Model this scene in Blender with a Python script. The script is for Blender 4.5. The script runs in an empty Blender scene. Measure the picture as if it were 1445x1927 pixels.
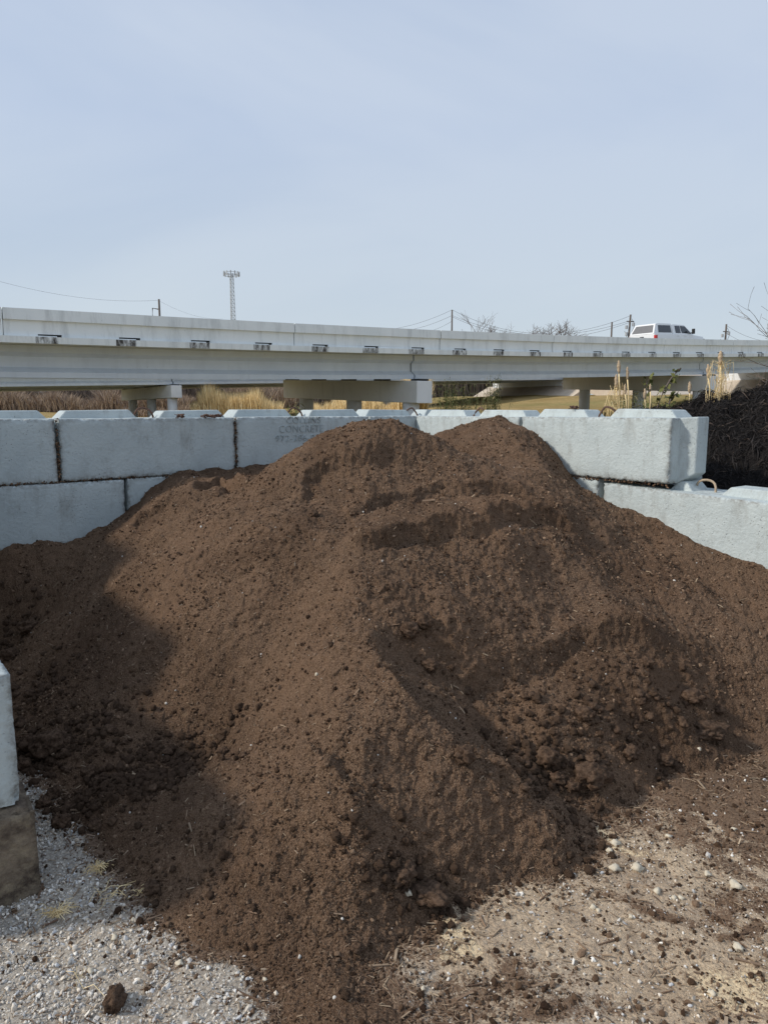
import bpy, bmesh, math, random
import numpy as np
from mathutils import Vector, Matrix, noise as mnoise
R = math.radians
random.seed(7)
rng = np.random.default_rng(11)
S = bpy.context.scene
COL = S.collection

# ------------------------------------------------------------------ camera, sky, sun, exposure
F, CX, CY = 1336.0, 722.5, 963.5
PITCH = R(8.17)
H = 2.15
cd = bpy.data.cameras.new('camera'); cam = bpy.data.objects.new('camera', cd); COL.objects.link(cam)
cam.location = (0, 0, H); cam.rotation_euler = (R(90) - PITCH, 0, 0)
cd.sensor_fit = 'VERTICAL'; cd.sensor_height = 24.0; cd.lens = 24.0 * F / 1927.0
cd.clip_start = 0.05; cd.clip_end = 6000
S.camera = cam
SUN_EL = R(36.5)
SDX, SDY = -0.985, -0.172            # horizontal direction towards the sun
W = bpy.data.worlds.new('World'); S.world = W; W.use_nodes = True
wn = W.node_tree; wn.nodes.clear()
def wnode(t): return wn.nodes.new(t)
out = wnode('ShaderNodeOutputWorld'); bg = wnode('ShaderNodeBackground'); bg.inputs[1].default_value = 0.133
sky = wnode('ShaderNodeTexSky'); sky.sky_type = 'NISHITA'; sky.sun_disc = False
sky.sun_elevation = SUN_EL; sky.sun_rotation = math.atan2(SDX, SDY)
sky.air_density = 1.0; sky.dust_density = 1.5; sky.ozone_density = 1.0
tc = wnode('ShaderNodeTexCoord'); mp = wnode('ShaderNodeMapping'); mp.inputs['Scale'].default_value = (1.0, 1.0, 2.6)
mp.inputs['Rotation'].default_value = (0, 0.35, 0.3)
nz = wnode('ShaderNodeTexNoise'); nz.inputs['Scale'].default_value = 1.25; nz.inputs['Detail'].default_value = 5; nz.inputs['Roughness'].default_value = .5; nz.inputs['Distortion'].default_value = .6
cr = wnode('ShaderNodeValToRGB'); cr.color_ramp.elements[0].position = .36; cr.color_ramp.elements[1].position = .64
cr.color_ramp.elements[0].color = (3.5, 4.3, 5.7, 1); cr.color_ramp.elements[1].color = (4.5, 5.15, 6.2, 1)
mx = wnode('ShaderNodeMix'); mx.data_type = 'RGBA'; mx.inputs[0].default_value = .88
wn.links.new(tc.outputs['Generated'], mp.inputs[0]); wn.links.new(mp.outputs[0], nz.inputs[0]); wn.links.new(nz.outputs[0], cr.inputs[0])
# the veil of cloud turns whiter towards the horizon, all the way round
sx_ = wnode('ShaderNodeSeparateXYZ'); hr = wnode('ShaderNodeMapRange'); hr.inputs['From Min'].default_value = 0.0; hr.inputs['From Max'].default_value = .34; hr.inputs['To Min'].default_value = .85; hr.inputs['To Max'].default_value = 0
hm = wnode('ShaderNodeMix'); hm.data_type = 'RGBA'; hm.inputs[7].default_value = (4.75, 5.3, 5.5, 1)
wn.links.new(tc.outputs['Generated'], sx_.inputs[0]); wn.links.new(sx_.outputs[2], hr.inputs[0]); wn.links.new(hr.outputs[0], hm.inputs[0]); wn.links.new(cr.outputs[0], hm.inputs[6])
wn.links.new(sky.outputs[0], mx.inputs[6]); wn.links.new(hm.outputs[2], mx.inputs[7])
wn.links.new(mx.outputs[2], bg.inputs[0]); wn.links.new(bg.outputs[0], out.inputs[0])
sd = bpy.data.lights.new('sun', 'SUN'); sd.energy = 3.1; sd.angle = R(5); sd.color = (1, .93, .83)
sun = bpy.data.objects.new('sun', sd); COL.objects.link(sun)
sv = Vector((SDX * math.cos(SUN_EL), SDY * math.cos(SUN_EL), math.sin(SUN_EL)))
sun.rotation_euler = sv.to_track_quat('Z', 'Y').to_euler(); sun.location = sv * 60
S.view_settings.view_transform = 'Standard'; S.view_settings.look = 'None'
S.view_settings.exposure = 0.0; S.view_settings.gamma = 1.0; S.view_settings.use_curve_mapping = False
S.render.engine = 'CYCLES'

# ------------------------------------------------------------------ helpers
def slope(py): return np.tan(-PITCH - np.arctan((py - CY) / F))
def at(px, py, Y):
    Z = Y * slope(py); d = Y * math.cos(PITCH) - Z * math.sin(PITCH)
    return np.array([(px - CX) / F * d, Y, H + Z])
def atz(px, py, z): return at(px, py, (z - H) / slope(py))

def tag(o, label=None, cat=None, group=None, kind=None):
    if label: o['label'] = label
    if cat: o['category'] = cat
    if group: o['group'] = group
    if kind: o['kind'] = kind
    return o
def empty(name, loc=(0, 0, 0), rz=0.0):
    o = bpy.data.objects.new(name, None); COL.objects.link(o); o.location = loc; o.rotation_euler = (0, 0, rz)
    o.empty_display_size = .2
    return o
def link(name, me, mat=None, parent=None, loc=None, rot=None):
    o = bpy.data.objects.new(name, me); COL.objects.link(o)
    if mat is not None:
        me.materials.clear(); me.materials.append(mat)
    if parent is not None: o.parent = parent
    if loc is not None: o.location = loc
    if rot is not None: o.rotation_euler = rot
    return o
def np_mesh(name, v, f, smooth=True):
    me = bpy.data.meshes.new(name); v = np.asarray(v, np.float32); f = np.asarray(f, np.int32)
    k = f.shape[1]
    me.vertices.add(len(v)); me.vertices.foreach_set('co', v.ravel())
    me.loops.add(f.size); me.loops.foreach_set('vertex_index', f.ravel())
    me.polygons.add(len(f)); me.polygons.foreach_set('loop_start', np.arange(0, f.size, k, dtype=np.int32))
    me.update(calc_edges=True); me.validate()
    me.polygons.foreach_set('use_smooth', np.full(len(me.polygons), smooth)); me.update()
    return me

class MB:
    """collects simple solids into one mesh"""
    def __init__(s): s.v = []; s.f = []
    def add(s, vs, fs):
        b = len(s.v); s.v += [tuple(map(float, p)) for p in vs]; s.f += [tuple(b + i for i in f) for f in fs]; return s
    def box(s, a, b):
        x0, y0, z0 = a; x1, y1, z1 = b
        return s.add([(x0,y0,z0),(x1,y0,z0),(x1,y1,z0),(x0,y1,z0),(x0,y0,z1),(x1,y0,z1),(x1,y1,z1),(x0,y1,z1)],
              [(0,3,2,1),(4,5,6,7),(0,1,5,4),(1,2,6,5),(2,3,7,6),(3,0,4,7)])
    def tube(s, pts, rad, n=8, cap=True):
        pts = [Vector(p) for p in pts]; rr = rad if hasattr(rad, '__len__') else [rad] * len(pts)
        rings = []
        for i, p in enumerate(pts):
            d = (pts[min(i + 1, len(pts) - 1)] - pts[max(i - 1, 0)]).normalized()
            a = d.orthogonal() if abs(d.z) > .95 else d.cross(Vector((0, 0, 1)))
            a.normalize(); b = d.cross(a).normalized()
            rings.append([p + (a * math.cos(2 * math.pi * k / n) + b * math.sin(2 * math.pi * k / n)) * rr[i] for k in range(n)])
        vs = [q for r in rings for q in r]; fs = []
        for i in range(len(pts) - 1):
            for k in range(n):
                k2 = (k + 1) % n; fs.append((i*n+k, i*n+k2, (i+1)*n+k2, (i+1)*n+k))
        if cap and n > 2: fs += [tuple(range(n))[::-1], tuple((len(pts) - 1) * n + k for k in range(n))]
        return s.add(vs, fs)
    def prism(s, poly, fn0, fn1):
        """poly: 2D outline; fn0/fn1 map (a,b) to 3-D at the two ends"""
        n = len(poly); vs = [fn0(*p) for p in poly] + [fn1(*p) for p in poly]
        fs = [(i, (i+1) % n, n + (i+1) % n, n + i) for i in range(n)] + [tuple(range(n))[::-1], tuple(range(n, 2*n))]
        return s.add(vs, fs)
    def mesh(s, name, smooth=False):
        me = bpy.data.meshes.new(name); me.from_pydata(s.v, [], s.f); me.validate()
        bm = bmesh.new(); bm.from_mesh(me); bmesh.ops.recalc_face_normals(bm, faces=bm.faces); bm.to_mesh(me); bm.free()
        if smooth: me.polygons.foreach_set('use_smooth', [True] * len(me.polygons))
        return me
    def build(s, name, mat, parent=None, smooth=False, loc=None, rot=None, bevel=0):
        o = link(name, s.mesh(name, smooth), mat, parent, loc, rot)
        if bevel:
            m = o.modifiers.new('bevel', 'BEVEL'); m.width = bevel; m.segments = 2; m.limit_method = 'ANGLE'
        return o

# numpy perlin
_perm = rng.permutation(4096)
_g = rng.uniform(0, 2 * np.pi, 4096); _gx, _gy = np.cos(_g), np.sin(_g)
def perlin(x, y):
    xi = np.floor(x).astype(np.int64); yi = np.floor(y).astype(np.int64); xf = x - xi; yf = y - yi
    def h(a, b): return _perm[(_perm[a & 4095] + b) & 4095]
    def g(a, b, dx, dy):
        k = h(a, b); return _gx[k] * dx + _gy[k] * dy
    u = xf*xf*xf*(xf*(xf*6-15)+10); v = yf*yf*yf*(yf*(yf*6-15)+10)
    n00 = g(xi, yi, xf, yf); n10 = g(xi+1, yi, xf-1, yf); n01 = g(xi, yi+1, xf, yf-1); n11 = g(xi+1, yi+1, xf-1, yf-1)
    return ((n00 + u*(n10-n00)) * (1-v) + (n01 + u*(n11-n01)) * v) * 1.41
def fbm(x, y, oc=4, gain=.5):
    t = 0; a = 1; f = 1
    for i in range(oc): t = t + a * perlin(x*f + i*17.3, y*f - i*9.1); a *= gain; f *= 2.03
    return t
def sstep(a, b, x): t = np.clip((x - a) / (b - a), 0, 1); return t*t*(3-2*t)

# ------------------------------------------------------------------ materials
def new_mat(name):
    m = bpy.data.materials.new(name); m.use_nodes = True; nt = m.node_tree; nt.nodes.clear()
    o = nt.nodes.new('ShaderNodeOutputMaterial'); b = nt.nodes.new('ShaderNodeBsdfPrincipled'); nt.links.new(b.outputs[0], o.inputs[0])
    b.inputs['Specular IOR Level'].default_value = .25
    return m, nt, b
class G:
    """small node-graph helper"""
    def __init__(s, name, rough=.85, spec=.25):
        s.m, s.nt, s.b = new_mat(name); s.b.inputs['Roughness'].default_value = rough; s.b.inputs['Specular IOR Level'].default_value = spec
        s.tc = s.nt.nodes.new('ShaderNodeTexCoord')
    def n(s, t, **kw):
        x = s.nt.nodes.new(t)
        for k, v in kw.items(): setattr(x, k, v)
        return x
    def L(s, a, b): s.nt.links.new(a, b)
    def vec(s, scale=(1, 1, 1), co='Object', rot=(0, 0, 0), off=None):
        m = s.n('ShaderNodeMapping'); m.inputs['Scale'].default_value = scale; m.inputs['Rotation'].default_value = rot
        s.L(s.tc.outputs[co], m.inputs[0]); return m.outputs[0]
    def noise(s, scale, detail=4, rough=.55, vec=None, dist=0):
        x = s.n('ShaderNodeTexNoise'); x.inputs['Scale'].default_value = scale; x.inputs['Detail'].default_value = detail
        x.inputs['Roughness'].default_value = rough; x.inputs['Distortion'].default_value = dist
        s.L(vec if vec is not None else s.tc.outputs['Object'], x.inputs[0]); return x.outputs[0]
    def voro(s, scale, vec=None, feature='F1', out='Distance', rand=1):
        x = s.n('ShaderNodeTexVoronoi'); x.feature = feature; x.inputs['Scale'].default_value = scale; x.inputs['Randomness'].default_value = rand
        s.L(vec if vec is not None else s.tc.outputs['Object'], x.inputs[0]); return x.outputs[out]
    def ramp(s, f, stops):
        x = s.n('ShaderNodeValToRGB'); e = x.color_ramp.elements
        while len(e) < len(stops): e.new(.5)
        for i, (p, c) in enumerate(stops):
            e[i].position = p; e[i].color = (c, c, c, 1) if not hasattr(c, '__len__') else (*c, 1)
        s.L(f, x.inputs[0]); return x.outputs[0]
    def mix(s, f, a, b, mode='MIX'):
        x = s.n('ShaderNodeMix', data_type='RGBA', blend_type=mode)
        for i, v in ((0, f), (6, a), (7, b)):
            if hasattr(v, 'is_linked'): s.L(v, x.inputs[i])
            elif i == 0: x.inputs[0].default_value = v
            else: x.inputs[i].default_value = (*v, 1) if hasattr(v, '__len__') else (v, v, v, 1)
        return x.outputs[2]
    def math(s, op, a, b=0.0, clamp=False):
        x = s.n('ShaderNodeMath', operation=op, use_clamp=clamp)
        for i, v in ((0, a), (1, b)):
            if hasattr(v, 'is_linked'): s.L(v, x.inputs[i])
            else: x.inputs[i].default_value = v
        return x.outputs[0]
    def attr(s, name):
        x = s.n('ShaderNodeAttribute'); x.attribute_name = name; return x.outputs['Fac']
    def rand(s): return s.n('ShaderNodeObjectInfo').outputs['Random']
    def island(s): return s.n('ShaderNodeNewGeometry').outputs['Random Per Island']
    def color(s, c):
        if hasattr(c, 'is_linked'): s.L(c, s.b.inputs['Base Color'])
        else: s.b.inputs['Base Color'].default_value = (*c, 1)
        return s
    def bump(s, hs, dist=.01, strength=1):
        x = s.n('ShaderNodeBump'); x.inputs['Distance'].default_value = dist; x.inputs['Strength'].default_value = strength
        s.L(hs, x.inputs['Height']); s.L(x.outputs[0], s.b.inputs['Normal']); return s

def soil_color(g):
    big = g.noise(1.1, 4, .55); mid = g.noise(14, 4, .6); fine = g.noise(120, 3, .7)
    c = g.mix(g.ramp(mid, [(.3, 0.), (.7, 1.)]), (.046, .027, .0175), (.152, .092, .057))
    c = g.mix(g.ramp(fine, [(.4, 0.), (.62, .75)]), c, (.32, .215, .142))
    c = g.mix(g.ramp(big, [(.38, 0.), (.66, .55)]), c, (.205, .127, .080))
    c = g.mix(g.ramp(g.noise(.75, 5, .6, dist=.6), [(.48, 0.), (.64, .4)]), c, (.050, .029, .019))
    v = g.voro(95, g.vec((1, .28, 1), rot=(0, 0, .6)), out='Color'); f = g.math('GREATER_THAN', v, .955)
    c = g.mix(g.math('MULTIPLY', f, .55), c, (.30, .215, .14))
    v2 = g.voro(60, g.vec((.3, 1, 1), rot=(0, .3, .9)), out='Color'); f2 = g.math('GREATER_THAN', v2, .97)
    return g.mix(g.math('MULTIPLY', f2, .5), c, (.24, .16, .10))
g = G('dark_soil', 1.0, .08); g.color(soil_color(g))
g.bump(g.math('ADD', g.noise(75, 5, .75), g.math('MULTIPLY', g.voro(150), -.55)), .016, 1); M_soil = g.m
g = G('loose_soil_crumb', 1.0, .08)
g.color(g.ramp(g.rand(), [(0, (.042, .025, .0165)), (.6, (.148, .092, .058)), (1, (.31, .212, .142))])); g.bump(g.noise(260, 3, .7), .004, 1); M_crumb = g.m
g = G('soil_clod', 1.0, .08)
g.color(g.mix(g.ramp(g.noise(45, 4, .7), [(.35, 0.), (.65, 1.)]), (.050, .031, .021), (.150, .098, .066)))
g.bump(g.noise(110, 5, .75), .008, 1); M_clod = g.m
def chip_mat(name, cols):
    g = G(name, .9); r = g.rand(); st = [(i / (len(cols) - 1), c) for i, c in enumerate(cols)]
    g.color(g.ramp(r, st)); return g.m
M_chip = chip_mat('wood_chip', [(.075, .045, .030), (.22, .145, .095), (.36, .27, .18), (.13, .08, .055), (.46, .36, .25)])
M_stone = chip_mat('limestone_gravel', [(.56, .50, .42), (.74, .68, .59), (.36, .355, .35), (.88, .84, .76), (.58, .48, .36), (.50, .51, .52), (.66, .62, .56)])
M_pebble = chip_mat('pale_pebble', [(.46, .43, .38), (.70, .67, .61), (.45, .42, .38), (.30, .26, .22)])
g = G('pale_stone', .9); g.color(g.mix(g.noise(40, 4), (.42, .36, .27), (.74, .67, .53))); g.bump(g.noise(90, 4), .003); M_bigstone = g.m

g = G('yard_ground', 1.0, .1)
a_soil = g.attr('soil'); a_sand = g.attr('sand')
v = g.voro(70, out='Color'); vd = g.voro(70)
grav = g.mix(v, (.33, .30, .255), (.62, .57, .49)); grav = g.mix(g.ramp(vd, [(.45, 0.), (.75, .6)]), grav, (.24, .21, .18))
fn = g.noise(55, 5, .7)
sand = g.mix(g.ramp(fn, [(.35, 0.), (.65, 1.)]), (.50, .365, .225), (.78, .60, .405))
sand = g.mix(g.ramp(g.noise(2.6, 6, .65, dist=.8), [(.45, 0.), (.62, .55)]), sand, (.30, .205, .135)); sand = g.mix(g.ramp(g.noise(22, 5, .75), [(.5, 0.), (.66, .6)]), sand, (.20, .13, .085))
spk = g.ramp(g.noise(160, 3, .8), [(.5, 0.), (.62, .6)]); sand = g.mix(spk, sand, (.13, .085, .055))
c = g.mix(g.math('ADD', a_sand, g.math('MULTIPLY', g.math('SUBTRACT', fn, .5), 1.1), True), grav, sand)
amt_ = g.math('ADD', a_soil, .30, True)
c = g.mix(g.ramp(g.math('MULTIPLY', a_sand, g.math('ADD', fn, .5)), [(.98, 0.), (1.2, .9)]), c, (.78, .62, .40))
m1 = g.math('ADD', a_soil, g.math('MULTIPLY', amt_, g.math('MULTIPLY', g.math('SUBTRACT', g.noise(4.5, 8, .74), .5), 3.0)))
m1 = g.math('ADD', m1, g.math('MULTIPLY', amt_, g.math('MULTIPLY', g.math('SUBTRACT', g.noise(90, 3, .8), .5), 2.0)))
m1 = g.ramp(m1, [(.40, 0.), (.62, 1.)])
c = g.mix(g.math('MULTIPLY', m1, .93), c, soil_color(g))
# beyond the yard: dry winter turf
far = g.attr('turf'); gn = g.noise(.35, 6, .65); gf = g.noise(4, 5, .7)
gr = g.mix(g.ramp(gn, [(.4, 0.), (.6, 1.)]), (.30, .205, .085), (.40, .28, .125)); gr = g.mix(g.ramp(gf, [(.42, 0.), (.64, .6)]), gr, (.17, .155, .055))
gr = g.mix(g.ramp(g.noise(.06, 3), [(.48, 0.), (.6, .5)]), gr, (.20, .20, .075))
c = g.mix(far, c, gr)
g.color(c); g.bump(g.math('ADD', g.math('MULTIPLY', vd, -.6), g.noise(140, 4, .75)), .010, .9); M_ground = g.m

def paint_mat(name, a, b, dirt=.35, dirtcol=(.17, .15, .12)):
    g = G(name, .62, .35)
    c = g.mix(g.ramp(g.noise(2.3, 5, .6), [(.35, 0.), (.7, 1.)]), a, b)
    c = g.mix(g.ramp(g.noise(6, 7, .7, vec=g.vec((1, 1, .35))), [(.50, 0.), (.72, dirt)]), c, dirtcol)
    low = g.attr('edge'); k = g.math('MULTIPLY', low, g.ramp(g.noise(26, 5, .75), [(.40, 0.), (.60, 1.)]))
    c = g.mix(g.math('MULTIPLY', k, .75), c, (.13, .105, .08))
    pit = g.ramp(g.voro(36), [(.08, 1.), (.17, 0.)]); pm = g.ramp(g.noise(3.2, 3), [(.44, 0.), (.56, 1.)])
    pit = g.math('MULTIPLY', pit, pm)
    c = g.mix(g.math('MULTIPLY', pit, .6), c, (.14, .13, .12))
    g.color(c)
    hs = g.math('ADD', g.noise(34, 6, .6), g.math('MULTIPLY', pit, -.9)); hs = g.math('ADD', hs, g.math('MULTIPLY', g.noise(3, 3, .5, dist=1.0), .8)); hs = g.math('ADD', hs, g.math('MULTIPLY', g.noise(150, 3, .7), .35))
    g.bump(hs, .010, .75); return g.m
M_paint = paint_mat('blue_grey_painted_concrete', (.43, .485, .49), (.52, .575, .57), .45)
M_letter = paint_mat('painted_lettering', (.34, .39, .40), (.42, .47, .475), .5)
g = G('mossy_bare_concrete', .9)
c = g.mix(g.ramp(g.noise(5, 6, .7), [(.38, 0.), (.62, 1.)]), (.06, .043, .034), (.27, .215, .155)); c = g.mix(g.ramp(g.noise(14, 5, .7), [(.5, 0.), (.7, .7)]), c, (.33, .27, .18))
g.color(c).bump(g.noise(30, 5, .7), .02); M_mossy = g.m

def conc(name, a, b, rough=.85, streak=.3, sc=.6):
    g = G(name, rough)
    c = g.mix(g.ramp(g.noise(sc, 6, .62), [(.35, 0.), (.68, 1.)]), a, b)
    c = g.mix(g.ramp(g.noise(2.2, 6, .7, vec=g.vec((1, 1, .18))), [(.50, 0.), (.72, streak)]), c, tuple(x * .5 for x in a))
    sp = g.ramp(g.voro(3.1), [(.03, .7), (.06, 0.)]); c = g.mix(g.math('MULTIPLY', sp, g.ramp(g.noise(.9), [(.5, 0.), (.6, 1.)])), c, (.12, .11, .10))
    g.color(c).bump(g.noise(9, 5, .6), .008, .5); return g.m
M_parapet = conc('pale_bridge_concrete', (.76, .80, .80), (.84, .87, .865), streak=.5)
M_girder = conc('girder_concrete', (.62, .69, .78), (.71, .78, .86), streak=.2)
M_pier = conc('pier_concrete', (.68, .70, .72), (.76, .78, .79), streak=.25)
M_slope = conc('tan_riprap_concrete', (.50, .42, .34), (.60, .52, .42), streak=.35)
M_road = conc('road_asphalt', (.12, .12, .12), (.16, .16, .155))
g = G('black_water_stain', .9)
t_ = g.ramp(g.noise(5.5, 6, .75, vec=g.vec((1, 1, .4))), [(.40, 0.), (.62, 1.)]); g.color(g.mix(t_, (.07, .065, .06), (.74, .77, .77))); M_stain = g.m
g = G('rust_stain', .9); g.color(g.mix(g.noise(5, 5), (.30, .22, .12), (.42, .38, .30))); M_rustst = g.m

def plain(name, c, rough=.7, metal=0, spec=.3, var=.15, sc=8):
    g = G(name, rough, spec); g.b.inputs['Metallic'].default_value = metal
    g.color(g.mix(g.noise(sc, 4), tuple(x * (1 - var) for x in c), tuple(min(1, x * (1 + var)) for x in c))); return g.m
M_rust = plain('rusty_steel', (.12, .07, .05), .9, sc=60, var=.5)
M_cable = plain('weathered_cable', (.40, .31, .22), .8, sc=60, var=.3)
M_pole = plain('weathered_pole_wood', (.13, .11, .095), .9)
M_wire = plain('wire', (.10, .10, .11), .6)
M_steel = plain('galvanised_steel', (.42, .44, .46), .5, .3)
M_dark = plain('slot_shade_black', (.03, .03, .03), .9)  # near-black colour standing in for shade inside the drain slots
M_white = plain('white_car_paint', (.78, .79, .79), .25, spec=.5, var=.02)
g = G('tinted_window_glass', .08, .6); g.color((.035, .04, .045)); M_glass = g.m
g = G('dusty_rear_glass', .35, .4); g.color(g.mix(g.noise(4, 3), (.13, .13, .135), (.17, .17, .17))); M_glass2 = g.m
M_red = plain('red_lamp_lens', (.55, .03, .03), .25, var=.1)
M_black = plain('black_plastic', (.02, .02, .02), .5)
M_tyre = plain('tyre_rubber', (.025, .025, .025), .9)
M_chrome = plain('bright_metal', (.6, .6, .6), .25, .9)
g = G('dry_straw', .9); g.color(g.ramp(g.island(), [(0, (.60, .44, .21)), (.5, (.80, .62, .33)), (1, (.90, .75, .46))])); M_straw = g.m
g = G('dry_scrub', .95); g.color(g.ramp(g.island(), [(0, (.20, .145, .11)), (.6, (.36, .27, .20)), (1, (.48, .37, .26))])); M_scrub = g.m
g = G('weed_green', .85); g.color(g.ramp(g.island(), [(0, (.045, .065, .022)), (.5, (.10, .12, .035)), (.8, (.21, .19, .08)), (1, (.36, .28, .14))])); M_weed = g.m
g = G('plume_tan', .95); g.color(g.mix(g.noise(60, 4), (.40, .28, .17), (.66, .53, .37))).bump(g.noise(150, 3), .01); M_plume = g.m
g = G('bare_twigs', .9); g.color(g.mix(g.noise(20), (.12, .095, .085), (.22, .18, .155))); M_twig = g.m
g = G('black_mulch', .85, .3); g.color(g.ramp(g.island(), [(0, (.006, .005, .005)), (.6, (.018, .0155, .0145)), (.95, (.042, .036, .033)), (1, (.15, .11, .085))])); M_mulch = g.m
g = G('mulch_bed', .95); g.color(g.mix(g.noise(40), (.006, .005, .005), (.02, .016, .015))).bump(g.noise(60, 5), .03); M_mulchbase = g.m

# ------------------------------------------------------------------ the yard: wall lines
C0 = np.array([.42, 9.55]); U = np.array([.796, .605]); V = np.array([.605, -.796]); TOP = H - .076
E0 = np.array([-1.60, 2.92])
BU = np.array([.819, .574]); BN = np.array([-.64, .768])      # along the bridge; along its pier caps
B0 = np.array([2.62, 34.2])
NP = np.array([-.574, .819])

# ------------------------------------------------------------------ soil pile height field
cz = """0,1210,.10 60,1400,.03 140,1500,.0 205,1600,0 280,1700,0 390,1790,0 500,1850,0 600,1870,.03 665,1925,.05 705,1850,0
740,1760,.02 800,1720,.02 880,1675,.02 980,1640,.02 1070,1625,.02 1120,1560,0 1160,1500,.03 1300,1440,.03 1445,1390,.03
100,1650,-.15 200,1800,-.15 400,1900,-.15 850,1850,-.1 1000,1750,-.12 1250,1600,-.12 1445,1500,-.1 1445,1800,-.1 20,1500,-.1
200,1500,.08 200,1400,.16 200,1300,.32 200,1200,.50 200,1100,.72 200,1020,.95 60,1300,.12 60,1200,.28 60,1100,.55
400,1380,.20 400,1300,.40 400,1200,.66 400,1100,.92 400,1000,1.20 400,1450,.27 400,1530,.25 400,1600,.17 400,1700,.08
690,1700,.14 690,1600,.28 690,1500,.41 690,1400,.55 690,1300,.70 680,1258,.76 690,1200,.86 690,1100,1.06 690,1030,1.23
560,1800,.04 560,1700,.13 560,1600,.24 560,1500,.35 560,1400,.48 560,1300,.60 560,1250,.66 560,1200,.74 560,1100,.98 560,1000,1.28
300,1600,.10 300,1500,.13 300,1430,.11 300,1350,.25 300,1250,.47 300,1150,.72 300,1060,.97 480,1400,.34 480,1330,.42
850,1100,1.0 850,1200,.76 850,1260,.58 850,1340,.47 850,1425,.42 850,1500,.32 850,1600,.15 800,1345,.50 765,1335,.62 720,1280,.71
810,1375,.53 905,1445,.34 960,1470,.31 1000,1515,.24 1045,1580,.12 930,1550,.20 940,1420,.28 900,1390,.33 1010,1470,.14 770,1450,.43 770,1560,.27 770,1650,.12
880,1262,.57 960,1250,.57 1060,1205,.64 1150,1178,.70 1210,1185,.68 960,1300,.46 1060,1260,.52 1150,1240,.57
950,1380,.31 1050,1400,.27 1150,1350,.33 1250,1350,.28 1050,1450,.15 1050,1330,.40 1050,1150,.77 1050,1080,.94 1050,1035,1.09
950,1100,.96 950,1180,.76 1150,1080,.87 1150,1130,.79 1250,1100,.78 1250,1200,.60 1250,1290,.40 1250,1400,.13 1400,1100,.74 1400,1200,.50 1400,1300,.25 1400,1370,.08
740,1200,.80 740,1100,1.04""".split()
cy_ = """500,885,6.3 560,848,6.2 640,824,6.25 700,811,6.3 740,808,6.4 795,817,6.5 848,842,6.6 872,828,7.4 900,800,7.9 925,789,8.0 960,800,7.9
1000,815,7.6 1030,850,7.45 350,918,6.7 480,905,6.4 430,950,6.1 300,975,6.45 640,900,5.9 700,880,6.0 600,960,5.45 650,940,5.65 750,925,5.85 850,925,5.95 950,930,6.0
740,870,6.15 850,875,6.25 950,890,6.4 700,965,5.4 850,960,5.55 850,992,5.2 950,965,5.6 750,1000,5.05 680,1012,4.95 850,1020,5.08 950,1030,5.1 1000,960,5.9
1050,960,6.0 1050,900,6.7 1100,960,6.25 1150,1000,6.1 1150,965,6.7 1200,1010,6.35 1200,1060,5.85 1250,1030,6.2 980,850,7.0""".split()
P = [atz(*map(float, s.split(','))) for s in cz] + [at(*map(float, s.split(','))) for s in cy_]
P += [np.array(p) for p in [(-3.54,6.54,.89),(-3.06,6.9,.91),(-2.64,7.23,1.13),(-2.26,7.51,1.45),(-1.68,7.95,1.50),(-1.3,8.2,1.50),
  (2.02,7.45,1.41),(2.2,7.21,1.24),(2.45,6.87,1.16),(2.69,6.56,1.03),(2.9,6.29,.94),(3.19,5.9,.84),(3.6,5.4,.7),(3.5,4.9,.45),(3.4,4.3,.1),(3.6,3.5,-.1),
  (.2,7.4,1.66),(.75,7.0,1.68),(-1,7.3,1.46),(-.3,8.5,1.6),(.4,9.3,1.5),(-1.,8.4,1.5),(-1.7,7.2,1.36),(-2.4,7.0,1.22),(1.2,8.6,2.0),(.7,8.6,1.85),
  (-3.9,6,.6),(-3.6,5,.1),(-3,4.2,-.02),(-2,3.3,-.1),(-4.3,6.3,.8),(0,1.6,-.02),(2,1.8,-.15),(-2,1.8,-.2)]]
P = np.array(P)
def tps_fit(P, lam):
    X = P[:, :2]; d2 = ((X[:, None] - X[None]) ** 2).sum(-1); K = .5 * d2 * np.log(d2 + 1e-12) + lam * np.eye(len(X))
    Q = np.c_[np.ones(len(X)), X]; A = np.block([[K, Q], [Q.T, np.zeros((3, 3))]])
    return X, np.linalg.solve(A, np.r_[P[:, 2], 0, 0, 0])
TX, TW = tps_fit(P, .0012)
def tps(x, y):
    sh = x.shape; x = x.ravel(); y = y.ravel(); z = np.empty_like(x)
    for i in range(0, len(x), 60000):
        a, b = x[i:i+60000], y[i:i+60000]
        d2 = (a[:, None] - TX[None, :, 0]) ** 2 + (b[:, None] - TX[None, :, 1]) ** 2
        z[i:i+60000] = (.5 * d2 * np.log(d2 + 1e-12)) @ TW[:-3] + TW[-3] + TW[-2] * a + TW[-1] * b
    return z.reshape(sh)
_gx0, _gy0, _gs = -5.2, 1.2, .035
_GX, _GY = np.meshgrid(np.arange(_gx0, 5.4, _gs), np.arange(_gy0, 10.4, _gs))
_GZ = tps(_GX, _GY)
def cub(p0, p1, p2, p3, t): return p1 + .5*t*(p2-p0 + t*(2*p0-5*p1+4*p2-p3 + t*(3*(p1-p2)+p3-p0)))
def base_h(x, y):
    gx = np.clip((x - _gx0) / _gs, 1, _GZ.shape[1] - 3.001); gy = np.clip((y - _gy0) / _gs, 1, _GZ.shape[0] - 3.001)
    ix = gx.astype(int); iy = gy.astype(int); fx = gx - ix; fy = gy - iy
    r = [cub(*[_GZ[iy + j, ix + i] for i in (-1, 0, 1, 2)], fx) for j in (-1, 0, 1, 2)]
    return cub(*r, fy)
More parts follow.
